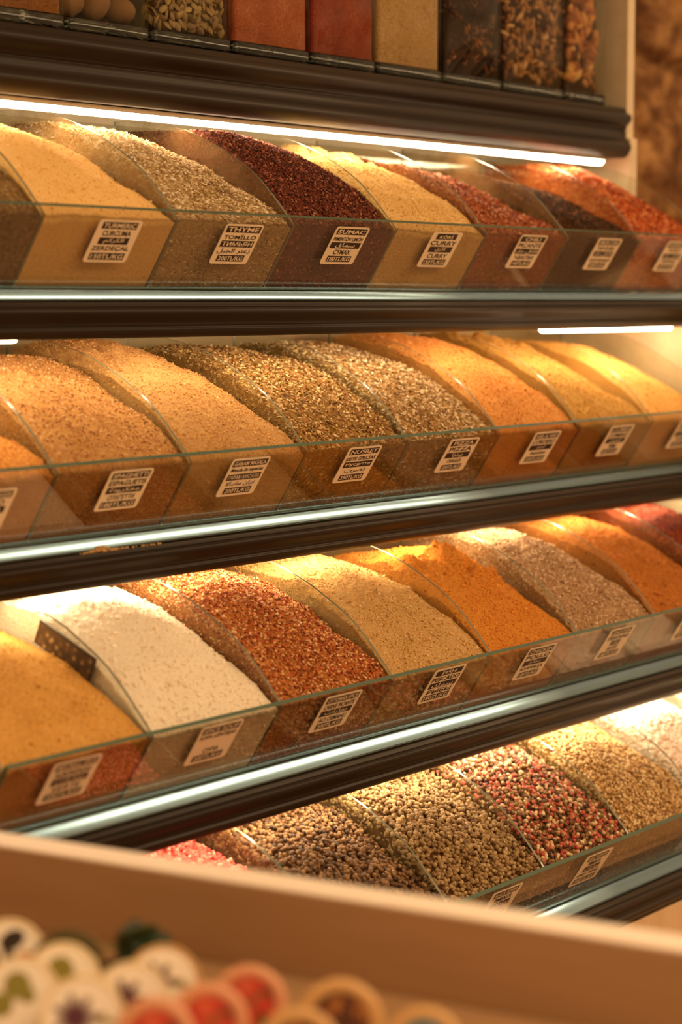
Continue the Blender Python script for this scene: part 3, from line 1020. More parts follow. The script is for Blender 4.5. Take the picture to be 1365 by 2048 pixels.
heap(2, 2, 'seven_spice_flakes', 'greenish brown spice flakes behind the SIETE SPECÍAS label', 'spice',
     [pw('seven_spice_base', '9c7438', '5c3c18', 'c89c58', scale=240), grains('seven_spice_flake', ramp_stops(['b48c4a', '8c6430', 'd8b474', '6a4820', 'e8cc94', 'b06a34'], [4, 3, 4, 2, 2, 1]), .75)],
     L=-0.0036, Mid=-.002, R=-0.0095, back=-.004, rough=(.002, 120), extra=[FL(8500, (.0017, .0010, .0005))])
heap(2, 3, 'pizza_spice_flakes', 'pale beige herb flakes behind the PIZZA label', 'spice',
     [pw('pizza_base', 'a07840', '64441e', 'd0a868', scale=240), grains('pizza_flake', ramp_stops(['c8a064', 'a07a44', 'e4c690', '785428', 'f0dcb0', 'b88a50'], [4, 3, 4, 2, 2, 1]), .75)],
     L=-0.0024, Mid=.0, R=-0.0122, back=-.004, rough=(.002, 120), extra=[FL(8000, (.0022, .0009, .0005)), FL(300, (.0040, .0006, .0005))])
heap(2, 4, 'lamb_spice_powder', 'orange spice powder behind the CORDERO label', 'spice powder',
     [pw('lamb_spice', 'e0984a', 'ae6428', 'f0b46c', bump=.6)], L=-0.0024, Mid=.003, R=-0.0136, back=.002, lump=.004, rough=(.0013, 140))
heap(2, 5, 'ground_cumin', 'mustard brown ground cumin behind the CUMIN label', 'spice powder',
     [pw('cumin', 'cc9848', 'a07028', 'e0b068', bump=.6)], L=-0.0024, Mid=-.004, R=-0.0204, back=.004, lump=.020, lump_at=.165, rough=(.0018, 120))
heap(2, 6, 'ginger_powder', 'smooth yellow powder at the right end of the second trough', 'spice powder',
     [pw('ginger', 'e8ac58', 'c88c3c', 'f0c078', bump=.3)], L=-0.0048, Mid=-.004, R=-0.0231, back=-.004, rough=(.0008, 120))

# --- third tier
heap(3, -1, 'meatball_spice', 'tan mustard powder at the left end of the third trough', 'spice powder',
     [pw('meatball_spice', 'd49c4c', 'ac7830', 'e4b468', bump=.35)], L=-0.0042, Mid=-.004, R=-0.0204, back=-.01, rough=(.001, 120))
heap(3, 0, 'soup_powder', 'cream white powder behind the SOUP label', 'spice powder',
     [powder('soup_powder', (.90, .80, .64, 1), (.76, .60, .42, 1), (.93, .86, .74, 1), bump=.5, blotch=.2), grains('soup_crumb', [(0, (.92, .82, .66, 1)), (.5, (.93, .86, .72, 1)), (.9, (.80, .66, .48, 1))], .9, .1)], extra=[CRUMB(3200, (.0009, .0008, .0007)), CRUMB(300, (.0018, .0016, .0013))], L=-0.0018, Mid=.006, R=-0.0150, back=.006, rough=(.0024, 110))
heap(3, 1, 'ottoman_spice', 'orange red coarse seed mix behind the OTTOMAN SPICE label', 'spice',
     [pw('ottoman_base', 'b06a30', '703a16', 'd89454', scale=240), grains('ottoman_grain', ramp_stops(['c47c3c', 'a04e22', 'e4ac6c', '7a3414', 'f0c890', 'c05a28'], [4, 3, 3, 2, 1, 2]), .65)],
     L=-0.0054, Mid=.0, R=-0.0163, back=-.002, rough=(.002, 120), extra=[CRUMB(8500, (.0014, .0010, .0007), lift=(-.0004, .0012))])
heap(3, 2, 'fish_spice', 'khaki fish spice powder behind the FISH label', 'spice powder',
     [pw('fish_spice', 'dcac66', 'a47c3e', 'eeca90', bump=.8)], L=-0.0048, Mid=.0, R=-0.0136, back=-.006, rough=(.0016, 140), lump=.006)
heap(3, 3, 'chicken_spice', 'deep orange spice powder behind the CHICKEN label', 'spice powder',
     [pw('chicken_spice', 'dc8c34', 'b0601c', 'eca84c', bump=.7)], L=-0.0060, Mid=.002, R=-0.0190, back=-.020, lump=.018, lump_at=.10, rough=(.0016, 140))
heap(3, 4, 'zahter_spice', 'grey brown ground herb mix behind the ZAHTER label', 'spice',
     [pw('zahter', 'c09464', '8c643c', 'dcb488', bump=.9), grains('zahter_crumb', ramp_stops(['c89c6c', 'a87c50', 'e0bc90', '845832', 'f0d4ac']), .8)],
     L=-0.0036, Mid=.0, R=-0.0136, back=-.004, lump=.006, rough=(.0018, 140), extra=[CRUMB(6000, (.0010, .0008, .0006))])
heap(3, 5, 'barbecue_spice', 'rust orange spice powder right of the ZAHTER bin', 'spice powder',
     [pw('barbecue_spice', 'c07430', '8c481a', 'dc9448', bump=.7)], L=-0.0030, Mid=.0, R=-0.0136, back=-.004, lump=.006, rough=(.0015, 140))
heap(3, 6, 'red_pepper_paste_flakes', 'dark red spice at the right edge of the third trough', 'spice',
     [pw('dark_red_base', '7a3018', '481a0c', 'a0502c', scale=240), grains('dark_red_flake', ramp_stops(['843420', '5c1c0e', 'a4562c', '40120a']), .6)],
     L=-0.0018, Mid=.002, R=-0.0136, extra=[FL(3000, (.0016, .0010, .0006))])

# --- lowest tier
def corns(b, name, label, base, cols, wts, r, n, cat='peppercorns', rough=.5, **kw):
    heap(4, b, name, label, cat, [base, grains(name + '_corn', ramp_stops(cols, wts), rough, .35, bump=.5)],
         extra=[CORN(int(n * .9), r, (-r * .9, -r * .1)), CORN(int(n * .8), r, (r * .1, r * 1.1))], rough=(.0015, 90), **kw)


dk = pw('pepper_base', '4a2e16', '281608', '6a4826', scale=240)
corns(0, 'pink_peppercorns', 'pink peppercorns low beside the foreground box edge', pw('pink_base', 'a84838', '702820', 'c86c54'),
      ['d8604c', 'c44838', 'e88068', 'b03c30', 'ec9880'], [4, 3, 3, 2, 1], .0022, 3000, L=-0.0060, Mid=-.012, R=-0.0231)
corns(1, 'black_peppercorns', 'dark brown peppercorns between pink and pale ones', dk,
      ['6a4824', '7c5830', '4a3218', '8e683a', '9c7644'], [4, 4, 3, 2, 1], .0023, 3000, L=-0.0036, Mid=-.004, R=-0.0163)
corns(2, 'green_peppercorns', 'greyish green peppercorns in the middle of the lowest trough', dk,
      ['a08050', '86663a', 'b0905c', '6c4e2a', 'bc9c68', '92723f'], [4, 4, 3, 2, 1, 3], .0023, 3000, L=-0.0036, Mid=-.002, R=-0.0095)
corns(3, 'mixed_peppercorns', 'mixed red, black and white peppercorns in the lowest trough', dk,
      ['c45840', '6a4826', 'd8b07a', '94703f', 'd07458', '4a3018', 'b44a34', 'e8cc98'], [3, 5, 3, 5, 2, 3, 2, 2], .0022, 3200, L=-0.0054, Mid=-.002, R=-0.0136)
corns(4, 'white_peppercorns', 'cream white peppercorns right of the mixed ones', pw('white_pepper_base', '8c6836', '5c4020', 'b08c54'),
      ['d0a868', 'b88c50', 'e0c084', '987040', 'ecd4a0'], [4, 4, 3, 2, 1], .0017, 4600, L=-0.0036, Mid=.0, R=-0.0177)
heap(4, 5, 'pink_salt', 'pale pink coarse rock salt at the right of the lowest trough', 'salt',
     [powder('pink_salt_base', (.86, .70, .58, 1), (.76, .54, .42, 1), (.9, .78, .68, 1), scale=220),
      grains('pink_salt_crystal', [(0, (.90, .76, .64, 1)), (.35, (.93, .83, .72, 1)), (.68, (.84, .62, .48, 1)), (.80, (.94, .87, .78, 1)), (.95, (.70, .40, .26, 1))], .4, .5)],
     L=-0.0036, Mid=.004, R=-0.0122, extra=[CRUMB(4600, (.0023, .0018, .0015), lift=(-.0004, .0016))], rough=(.0016, 120))
heap(4, 6, 'white_salt', 'white rock salt at the right end of the lowest trough', 'salt',
     [powder('white_salt_base', (.82, .74, .62, 1), (.70, .58, .44, 1), (.9, .84, .74, 1), scale=220)], L=-0.0036, Mid=.0, R=-0.0136, rough=(.002, 140))

# ------------------------------------------------------------------ card clipped on a divider, spilt powder on the shelf nose
card = empty('product_card', (1.1335, 1.135, 1.185), 'small dark printed card clipped on the divider between tan and white powder', 'card')
ex, ez = Vector((0, -0.9215, -0.388)), Vector((0, 0.388, -0.9215))
c0 = Vector((1.1332, 1.1590, 1.2085))


def card_quad(bm, u0, u1, v0, v1, x0, x1):
    vs = []
    for x in (x0, x1):
        vs.append([bm.verts.new(Vector((x, 0, 0)) + Vector((0, c0.y, c0.z)) + ex * u + ez * v) for u, v in ((u0, v0), (u1, v0), (u1, v1), (u0, v1))])
    a, b = vs
    bm.faces.new(a)
    bm.faces.new(b[::-1])
    for i in range(4):
        bm.faces.new((a[i], b[i], b[(i + 1) % 4], a[(i + 1) % 4]))


bm = bmesh.new()
card_quad(bm, 0, 0.063, 0, 0.0195, 1.1322, 1.1335)
t = NT('dark_card_print')
tc = t.n('ShaderNodeTexCoord')
vo = t.n('ShaderNodeTexVoronoi', Vector=tc.outputs['Object'], Scale=160.0)
colr = t.ramp(vo.outputs['Distance'], [(0.1, lin('a08458')), (0.3, lin('5a4428')), (0.6, lin('38281a'))])
bb = t.n('ShaderNodeBsdfPrincipled', Base__Color=colr, Roughness=0.4)
par(from_bm('card_sheet', bm, t.surface(bb.outputs[0])), card)
bm = bmesh.new()
card_quad(bm, 0.0, 0.063, 0.0, 0.0022, 1.13195, 1.1322)
card_quad(bm, 0.0608, 0.063, 0.0022, 0.0195, 1.13195, 1.1322)
par(from_bm('card_border', bm, plain('card_border', lin('2c2016'), .4)), card)

n = 240
ps = np.stack([rng.normal(1.196, .0085, n), rng.normal(1.1575, .0018, n), np.full(n, 1.2561)], 1)
far = rng.random(n) < .12
ps[far, 0] += rng.uniform(0, .07, far.sum())
yb = TY[2] + PD[0] * PL - 0.007
ps[:, 1] = yb - 0.0005 - rng.uniform(0, .0024, n)
ps[:, 2] = MOULD_TOP[2] + 0.0003 + np.where(far, 0, rng.uniform(0, .0042, n) * np.exp(-((ps[:, 0] - 1.196) / .009) ** 2))
ev, ef = scatter(ps, np.tile([0, 0, 1.0], (n, 1)), ICO1_V, ICO1_F, (.0011, .0009, .0008), .5, 1.0)
o = from_np('spilt_spice', ev, tris=ef, mat=pw('spilt_spice', 'd8ac6c', 'a87840', 'e8c890'), smooth_t=True)
tag(o, 'little spill of tan spice on the shelf edge below the SPAGHETTI label', 'spill', kind='stuff')

# ------------------------------------------------------------------ glass jars on the top shelf
JX = [1.192, 1.290, 1.393, 1.502, 1.617, 1.722, 1.836, 1.948, 2.074, 2.166]
JY0, JD, JH, JZ = 1.277, 0.104, 0.260, 1.6715
t = NT('jar_base_glass')
g = t.n('ShaderNodeBsdfGlass', Color=(.93, .96, .93, 1), Roughness=0.02, IOR=1.48)
M['jar_base'] = t.surface(g.outputs[0])
M['jar_glass'] = clear_glass('jar_glass', (.95, .95, .91, 1), .03, ior=1.25)
M['jar_lid'] = plain('jar_lid_metal', lin('8c6a40'), .35, .6)


def round_rect(x0, x1, y0, y1, r, seg=5):
    out = []
    for cx, cy, a0 in ((x1 - r, y1 - r, 0), (x0 + r, y1 - r, 90), (x0 + r, y0 + r, 180), (x1 - r, y0 + r, 270)):
        for k in range(seg):
            a = math.radians(a0 + 90 * k / (seg - 1))
            out.append((cx + r * math.cos(a), cy + r * math.sin(a)))
    return out


def loft(bm, rings, cap0=True, cap1=True, mi=0):
    vv = [[bm.verts.new((x, y, z)) for x, y in rg] for rg, z in rings]
    for a, b in zip(vv[:-1], vv[1:]):
        m = len(a)
        for i in range(m):
            f = bm.faces.new((a[i], a[(i + 1) % m], b[(i + 1) % m], b[i]))
            f.smooth = True
            f.material_index = mi
    if cap0:
        bm.faces.new(vv[0][::-1])
    if cap1:
        bm.faces.new(vv[-1])
    return vv


JAR_LABEL = ['glass jar of brown powder cut off by the left edge of the photo', 'glass jar filled with large brown nutmegs', 'glass jar filled with pumpkin seeds',
             'glass jar of bright red brown powder', 'glass jar of deep red powder, narrower than its neighbour', 'glass jar of pale tan granules',
             'glass jar of dark star anise', 'glass jar of small brown seed pods', 'glass jar of brown dried pods beside the cream side board']
BASE_T = 0.0130
jars = []
for k in range(9):
    xa, xb = JX[k] + 0.0012, JX[k + 1] - 0.0012
    j = empty('glass_jar', ((xa + xb) / 2, JY0 + JD / 2, JZ), JAR_LABEL[k], 'jar', 'square glass jars on the top shelf')
    rr = round_rect(xa, xb, JY0, JY0 + JD, .008)
    ri = round_rect(xa + .0028, xb - .0028, JY0 + .0028, JY0 + JD - .0028, .006)
    rs = round_rect(xa + .002, xb - .002, JY0 + .002, JY0 + JD - .002, .007)
    bm = bmesh.new()
    loft(bm, [(rs, JZ + .0003), (rr, JZ + .0025), (rr, JZ + BASE_T - .001), (rs, JZ + BASE_T - .0002)])
    par(from_bm('jar_base', bm, M['jar_base']), j)
    bm = bmesh.new()
    vo_ = loft(bm, [(rr, JZ + BASE_T), (rr, JZ + JH)], False, False)
    vi_ = loft(bm, [(ri, JZ + BASE_T), (ri, JZ + JH)], False, False)
    for q in (0, 1):
        m = len(vo_[q])
        for i in range(m):
            bm.faces.new((vo_[q][i], vo_[q][(i + 1) % m], vi_[q][(i + 1) % m], vi_[q][i]))
    par(from_bm('jar_wall', bm, M['jar_glass']), j)
    bm = bmesh.new()
    rl = round_rect(xa - .0005, xb + .0005, JY0 - .0005, JY0 + JD + .0005, .008)
    loft(bm, [(rl, JZ + JH + .0005), (rl, JZ + JH + .018)])
    par(from_bm('jar_lid', bm, M['jar_lid']), j)
    jars.append((xa + .0034, xb - .0034, JY0 + .0034, JY0 + JD - .0034, JZ + BASE_T + .0008))


def jar_fill(k, name, label, cat, mats, h, extra=None, inset=0.0):
    x0, x1, y0, y1, z0 = jars[k]
    x0 += inset; x1 -= inset; y0 += inset; y1 -= inset
    bm = bmesh.new()
    loft(bm, [(round_rect(x0, x1, y0, y1, .0055), z0), (round_rect(x0, x1, y0, y1, .0055), z0 + h)])
    me_v = np.array([v.co[:] for v in bm.verts])
    bm.verts.index_update()
    tri = []
    bmesh.ops.triangulate(bm, faces=bm.faces)
    bm.verts.index_update()
    tri = np.array([[v.index for v in f.verts] for f in bm.faces])
    V = np.array([v.co[:] for v in bm.verts])
    bm.free()
    mi = [0] * len(tri)
    sm = [False] * len(tri)
    for ex in (extra or []):
        n = ex['n']
        pts, nrm = [], []
        m = ex['m']
        for _ in range(n):
            u = rng.random()
            zz = z0 + m + rng.random() * (h - m)
            if u < .68:
                pts.append((rng.uniform(x0 + m * .6, x1 - m * .6), y0 + rng.uniform(-.25, .8) * ex['deep'], zz)); nrm.append((0, -1, 0))
            elif u < .9:
                pts.append((x0 + rng.uniform(-.25, .8) * ex['deep'], rng.uniform(y0 + m, y1 - m), zz)); nrm.append((-1, 0, 0))
            else:
                pts.append((x1 - rng.uniform(0, .8) * ex['deep'], rng.uniform(y0 + m, y1 - m), zz)); nrm.append((1, 0, 0))
        pts, nrm = np.array(pts), np.array(nrm, float)
        Rm = rand_rot2(len(pts), nrm, ex.get('tilt', .5))
        sc = np.array(ex['size'])[None] * rng.uniform(.75, 1.2, (len(pts), 1))
        EV = np.einsum('nij,nkj->nki', Rm, ex['tv'][None] * sc[:, None, :]) + pts[:, None, :]
        EF = ex['tf'][None] + (np.arange(len(pts)) * len(ex['tv']))[:, None, None] + len(V)
        V = np.concatenate([V, EV.reshape(-1, 3)])
        tri = np.concatenate([tri, EF.reshape(-1, 3)])
        cnt = EF.shape[0] * EF.shape[1]
        mi += [1] * cnt
        sm += [True] * cnt
    org = np.array([(x0 + x1) / 2, (y0 + y1) / 2, z0])
    o = from_np(name, V - org, tris=tri, mat=mats, smooth_t=np.array(sm), mi_t=mi)
    o.location = org
    tag(o, label, cat, kind='stuff')
    return o


def rand_rot2(n, normals, tilt):
    nz = normals + rng.normal(0, tilt, (n, 3))
    nz /= np.linalg.norm(nz, axis=1)[:, None]
    ref = rng.normal(0, 1, (n, 3))
    ax = ref - nz * np.sum(ref * nz, 1)[:, None]
    ax /= np.linalg.norm(ax, axis=1)[:, None] + 1e-9
    return np.stack([ax, np.cross(nz, ax), nz], 2)


FILL = 0.21
jar_fill(0, 'brown_powder', 'orange brown powder in the jar at the left edge of the photo', 'spice powder', [pw('jar_brown', '9a6434', '744420', 'b8804c', bump=.3)], FILL)
jar_fill(3, 'red_powder', 'bright red brown powder in the jar right of the pumpkin seeds', 'spice powder', [pw('jar_red', 'b05c36', '924826', 'c87650', bump=.3, blotch=.8)], FILL)
jar_fill(4, 'deep_red_powder', 'deep red powder in the jar left of the tan granules', 'spice powder', [pw('jar_deep_red', '963e28', '7a2e1c', 'ac543a', bump=.3, blotch=.8)], FILL)
jar_fill(5, 'tan_granules', 'pale tan granules in the fourth jar from the right', 'spice', [pw('jar_tan', 'd8aa6c', 'ac7c44', 'ecc48c', scale=420, bump=.7)], FILL)

# star anise: eight-armed stars
sv, sf = [], []
for a in range(8):
    th = a * math.pi / 4
    d, p = np.array([math.cos(th), math.sin(th), 0]), np.array([-math.sin(th), math.cos(th), 0])
    b0 = len(sv)
    sv += [d * .05, d * .55 + p * .14 + [0, 0, .1], d * 1.0 + [0, 0, .12], d * .55 - p * .14 + [0, 0, .1], d * .5 - [0, 0, .12]]
    sf += [(b0, b0 + 1, b0 + 4), (b0 + 1, b0 + 2, b0 + 4), (b0 + 2, b0 + 3, b0 + 4), (b0 + 3, b0, b0 + 4), (b0, b0 + 3, b0 + 1), (b0 + 1, b0 + 3, b0 + 2)]
STAR_V, STAR_F = np.array(sv), np.array(sf)
pods = ICO1_V.copy()
jar_fill(6, 'star_anise', 'dark star anise filling the third jar from the right', 'spice',
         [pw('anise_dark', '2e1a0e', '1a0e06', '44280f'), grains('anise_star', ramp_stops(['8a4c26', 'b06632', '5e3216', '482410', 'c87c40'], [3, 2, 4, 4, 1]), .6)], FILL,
         [dict(n=190, size=(.0150, .0150, .008), tv=STAR_V, tf=STAR_F, deep=.010, m=.012, tilt=.45)], inset=.006)
jar_fill(7, 'seed_pods', 'small brown seed pods filling the second jar from the right', 'spice',
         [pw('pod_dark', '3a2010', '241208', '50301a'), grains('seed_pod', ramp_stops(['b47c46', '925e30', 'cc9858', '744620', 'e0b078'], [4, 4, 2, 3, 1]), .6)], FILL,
         [dict(n=1050, size=(.0078, .0026, .0026), tv=pods, tf=ICO1_F, deep=.005, m=.005, tilt=.35)], inset=.004)
jar_fill(8, 'dried_pods', 'brown dried pods filling the jar beside the cream side board', 'spice',
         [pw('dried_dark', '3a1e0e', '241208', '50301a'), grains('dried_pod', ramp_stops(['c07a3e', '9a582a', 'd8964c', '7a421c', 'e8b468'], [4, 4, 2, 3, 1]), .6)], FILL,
         [dict(n=480, size=(.0115, .0048, .0042), tv=pods, tf=ICO1_F, deep=.007, m=.008, tilt=.35)], inset=.006)

# nutmegs, each its own thing
bm = bmesh.new()
bmesh.ops.create_icosphere(bm, subdivisions=4, radius=1.0)
vv = np.array([v.co[:] for v in bm.verts])
dn = vnoise(vv, 5, 3, 3) * .03
for v, d in zip(bm.verts, dn):
    v.co = Vector((v.co.x * 1.0, v.co.y * .80, v.co.z * .80)) * (1 + d)
    v.co.x *= 1 + .08 * v.co.x
me_nut = bpy.data.meshes.new('nutmeg')
for f in bm.faces:
    f.smooth = True
bm.to_mesh(me_nut)
bm.free()
t = NT('nutmeg_shell')
tc = t.n('ShaderNodeTexCoord')
mp = t.n('ShaderNodeMapping', Vector=tc.outputs['Object'], Scale=(120, 420, 420))
nz = t.n('ShaderNodeTexNoise', Vector=mp.outputs[0], Scale=1.0, Detail=5.0)
col = t.ramp(nz.outputs['Fac'], [(0.3, sp('7a522c')), (0.55, sp('aa7a48')), (0.75, sp('cca26c'))])
bp = t.n('ShaderNodeBump', Strength=.5, Distance=.001, Height=nz.outputs['Fac'])
b = t.n('ShaderNodeBsdfPrincipled', Base__Color=col, Roughness=.6, Normal=bp.outputs[0])
me_nut.materials.append(t.surface(b.outputs[0]))
x0, x1, y0, y1, z0 = jars[1]
R0 = .0168
pos = []
tries = 0
lay = [(z0 + R0 * .82, 0), (z0 + R0 * 2.2, .5), (z0 + R0 * 3.6, 0), (z0 + R0 * 5.0, .5)]
for zz, sh_ in lay:
    for yy in (y0 + R0 * 1.02, y0 + R0 * 2.8):
        nn_ = 3 if not sh_ else 2
        for i in range(nn_):
            xx = x0 + R0 * 1.02 + (x1 - x0 - 2.04 * R0) * ((i + (.5 if sh_ else 0)) / 2)
            pos.append((min(xx, x1 - R0), yy + rng.uniform(-.0005, .0015), zz + rng.uniform(-.0008, .0008)))
for p in pos:
    o = bpy.data.objects.new('nutmeg', me_nut)
    s = R0 * rng.uniform(.86, .97)
    o.location = p
    o.scale = (s, s, s)
    o.rotation_euler = (rng.uniform(-.6, .6), rng.uniform(-1.2, 1.2), rng.uniform(0, 6.28))
    COL.objects.link(o)
    tag(o, 'whole brown nutmeg in the second glass jar from the left', 'nut', 'nutmegs in the glass jar')

# pumpkin seeds: the ones against the glass are things, the bulk behind them is stuff
bm = bmesh.new()
bmesh.ops.create_icosphere(bm, subdivisions=3, radius=1.0)
for v in bm.verts:
    x, y, z = v.co
    wv = .62 * (1 - .32 * max(0, x)) * (1 - .1 * x * x)
    v.co = Vector((x, y * wv, z * .27 * (1 - .25 * abs(y))))
for f in bm.faces:
    f.smooth = True
me_seed = bpy.data.meshes.new('pumpkin_seed')
bm.to_mesh(me_seed)
bm.free()
t = NT('pumpkin_seed_skin')
oi = t.n('ShaderNodeObjectInfo')
col = t.ramp(oi.outputs['Random'], [(0, sp('8a6c38')), (.4, sp('a4824a')), (.75, sp('6c5026')), (1, sp('bc9c60'))])
b = t.n('ShaderNodeBsdfPrincipled', Base__Color=col, Roughness=.45)
me_seed.materials.append(t.surface(b.outputs[0]))
x0, x1, y0, y1, z0 = jars[2]
seed_pts = []
for layer, (yy, cnt) in enumerate(((y0 + .0036, 150), (y0 + .0082, 120))):
    got = 0
    for _ in range(6000):
        if got >= cnt:
            break
        p = (rng.uniform(x0 + .0052, x1 - .0052), yy + rng.uniform(-.001, .0015), z0 + .0042 + rng.random() * .080)
        if all((p[0] - q[0]) ** 2 + (p[2] - q[2]) ** 2 > .0054 ** 2 for q in seed_pts if abs(q[1] - p[1]) < .003):
            seed_pts.append(p)
            got += 1
for p in seed_pts:
    o = bpy.data.objects.new('pumpkin_seed', me_seed)
    s = rng.uniform(.0046, .0056)
    o.scale = (s, s, s)
    o.location = p
    # lie flat against the glass with a random turn and lean
    Rz = rand_rot2(1, np.array([[0, -1.0, 0]]), .42)[0]
    o.rotation_euler = Matrix(Rz.tolist()).to_euler()
    COL.objects.link(o)
    tag(o, 'flat green brown pumpkin seed in the third glass jar from the left', 'seed', 'pumpkin seeds in the glass jar')
sv_ = np.array([v.co[:] for v in me_seed.vertices])
xx0, xx1, yy0, yy1, zz0 = jars[2]
jars[2] = (xx0, xx1, yy0 + .013, yy1, zz0)
jar_fill(2, 'pumpkin_seeds', 'bulk of pumpkin seeds at the back of the third glass jar', 'seed',
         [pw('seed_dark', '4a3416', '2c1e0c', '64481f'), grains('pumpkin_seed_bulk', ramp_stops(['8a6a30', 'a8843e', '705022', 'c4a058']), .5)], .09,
         [dict(n=500, size=(.0066, .0042, .0018), tv=ICO1_V, tf=ICO1_F, deep=.004, m=.005, tilt=.4)], inset=.004)

# ------------------------------------------------------------------ foreground: wooden tray with small round tins
AZ = math.radians(8.513)
tray = empty('wooden_tray', (0.895, 0.71, 1.07), 'pale wooden tray wall in the blurred foreground holding round tins', 'tray', rot=(0, 0, AZ))
# local: +Y runs along the far wall, -X comes towards the camera
TOPZ = 1.135 - 1.07


def tray_box(name, lo, hi, mat, bev=.0025):
    bm = bmesh.new()
    box(bm, lo, hi)
    o = from_bm(name, bm, mat)
    o.parent = tray
    bevel_mod(o, bev, 3)
    return o


M['tray_wood'] = wood('tray_wood', lin('a8845e'), lin('b4906a'), (60, 4, 60), .5, .04)
M['tray_lit_top'] = plain('lit_top_pale', lin('fff2e2'), .45)  # paler than the wall to paint in the light from above
# far wall's outer top edge passes through the tray origin line
fw = tray_box('far_wall', (-.0245, -.46, 0.0), (0.0, .30, TOPZ - .0022), M['tray_wood'], .0005)
eb = tray_box('lit_top_strip', (-.0245, -.46, TOPZ - .0021), (0.0, .30, TOPZ), M['tray_lit_top'], .0008)  # top face of the wall, its brightness put into the colour
eb['label'] = 'top of the tray wall, painted pale for the light falling on it'
tray_box('tray_floor', (-.27, -.46, 0.008), (-.025, .30, 0.0185), M['tray_wood'])
tray_box('near_wall', (-.285, -.46, 0.0), (-.2705, .30, 0.035), M['tray_wood'])
tray_box('end_wall', (-.27, .3005, 0.0), (-.025, .312, 0.04), M['tray_wood'])
tray_box('end_wall', (-.27, -.472, 0.0), (-.025, -.4605, 0.04), M['tray_wood'])
tray_table = empty('display_table', (0.80, 0.63, 0.0), 'wooden table under the foreground tray', 'table', rot=(0, 0, AZ))
for nm, lo, hi in (('table_top', (-.22, -.42, 1.045), (.10, .36, 1.0695)), ('leg', (-.21, -.41, 0), (-.17, -.37, 1.0449)), ('leg', (.05, -.41, 0), (.09, -.37, 1.0449)),
                   ('leg', (-.21, .31, 0), (-.17, .35, 1.0449)), ('leg', (.05, .31, 0), (.09, .35, 1.0449))):
    bm = bmesh.new()
    box(bm, lo, hi)
    o = from_bm(nm, bm, M['tray_wood'])
    o.parent = tray_table

M['tin_cream'] = plain('tin_cream_rim', lin('f2dcae'), .4)
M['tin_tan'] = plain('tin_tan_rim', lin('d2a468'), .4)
M['tin_pink'] = plain('tin_pink_rim', lin('dc9c74'), .4)
M['tin_olive'] = plain('tin_olive', lin('6a5428'), .4)


def print_mat(name, stops, scale, kind='noise'):
    t = NT(name)
    tc = t.n('ShaderNodeTexCoord')
    if kind == 'voronoi':
        v = t.n('ShaderNodeTexVoronoi', Vector=tc.outputs['Object'], Scale=scale)
        sep = t.n('ShaderNodeSeparateColor', i0=v.outputs['Color'])
        f = sep.outputs[0]
    else:
        v = t.n('ShaderNodeTexNoise', Vector=tc.outputs['Object'], Scale=scale, Detail=2.0)
        f = v.outputs['Fac']
    col = t.ramp(f, stops, 'CONSTANT' if kind == 'voronoi' else 'LINEAR')
    b = t.n('ShaderNodeBsdfPrincipled', Base__Color=col, Roughness=.35)
    return t.surface(b.outputs[0])


P_RED = print_mat('red_flower_print', [(0, lin('c8402c')), (.42, lin('b02a22')), (.6, lin('7a6a2c')), (.74, lin('d86a40')), (.88, lin('4a3418'))], 260., 'voronoi')
P_WHITE = plain('white_print', lin('fbf2e2'), .35)
P_BROWN = print_mat('brown_spice_print', [(0, lin('5a2e14')), (.4, lin('8a4a1e')), (.6, lin('3a1c0c')), (.8, lin('b07030'))], 240., 'voronoi')
P_BLUE = print_mat('blue_print', [(.35, lin('2a5a6c')), (.65, lin('6a9a9c'))], 60.)
P_DARKGREEN = print_mat('olive_print', [(.35, lin('33300f')), (.65, lin('5c5222'))], 60.)
I_PURPLE, I_GREEN, I_OLIVE, I_BLACK, I_ORANGE = (plain(n_, lin(c_), .35) for n_, c_ in
    (('purple_ink', '5a2c3c'), ('stem_green_ink', '8a8040'), ('olive_ink', '8c8434'), ('black_ink', '2c1a10'), ('orange_ink', 'd88430')))


def disc(bm, cx, cy, r, z, seg=24, sx=1, sy=1, rot=0):
    vs = []
    for i in range(seg):
        a = 2 * math.pi * i / seg
        x, y = r * sx * math.cos(a), r * sy * math.sin(a)
        vs.append(bm.verts.new((cx + x * math.cos(rot) - y * math.sin(rot), cy + x * math.sin(rot) + y * math.cos(rot), z)))
    bm.faces.new(vs)


def petals(bm, cx, cy, n, r, z, rot=0, sx=.55, sy=.2):
    for i in range(n):
        a = rot + 2 * math.pi * i / n
        disc(bm, cx + math.cos(a) * r * .5, cy + math.sin(a) * r * .5, r, z + .00003 * i, 14, sx, sy, a)


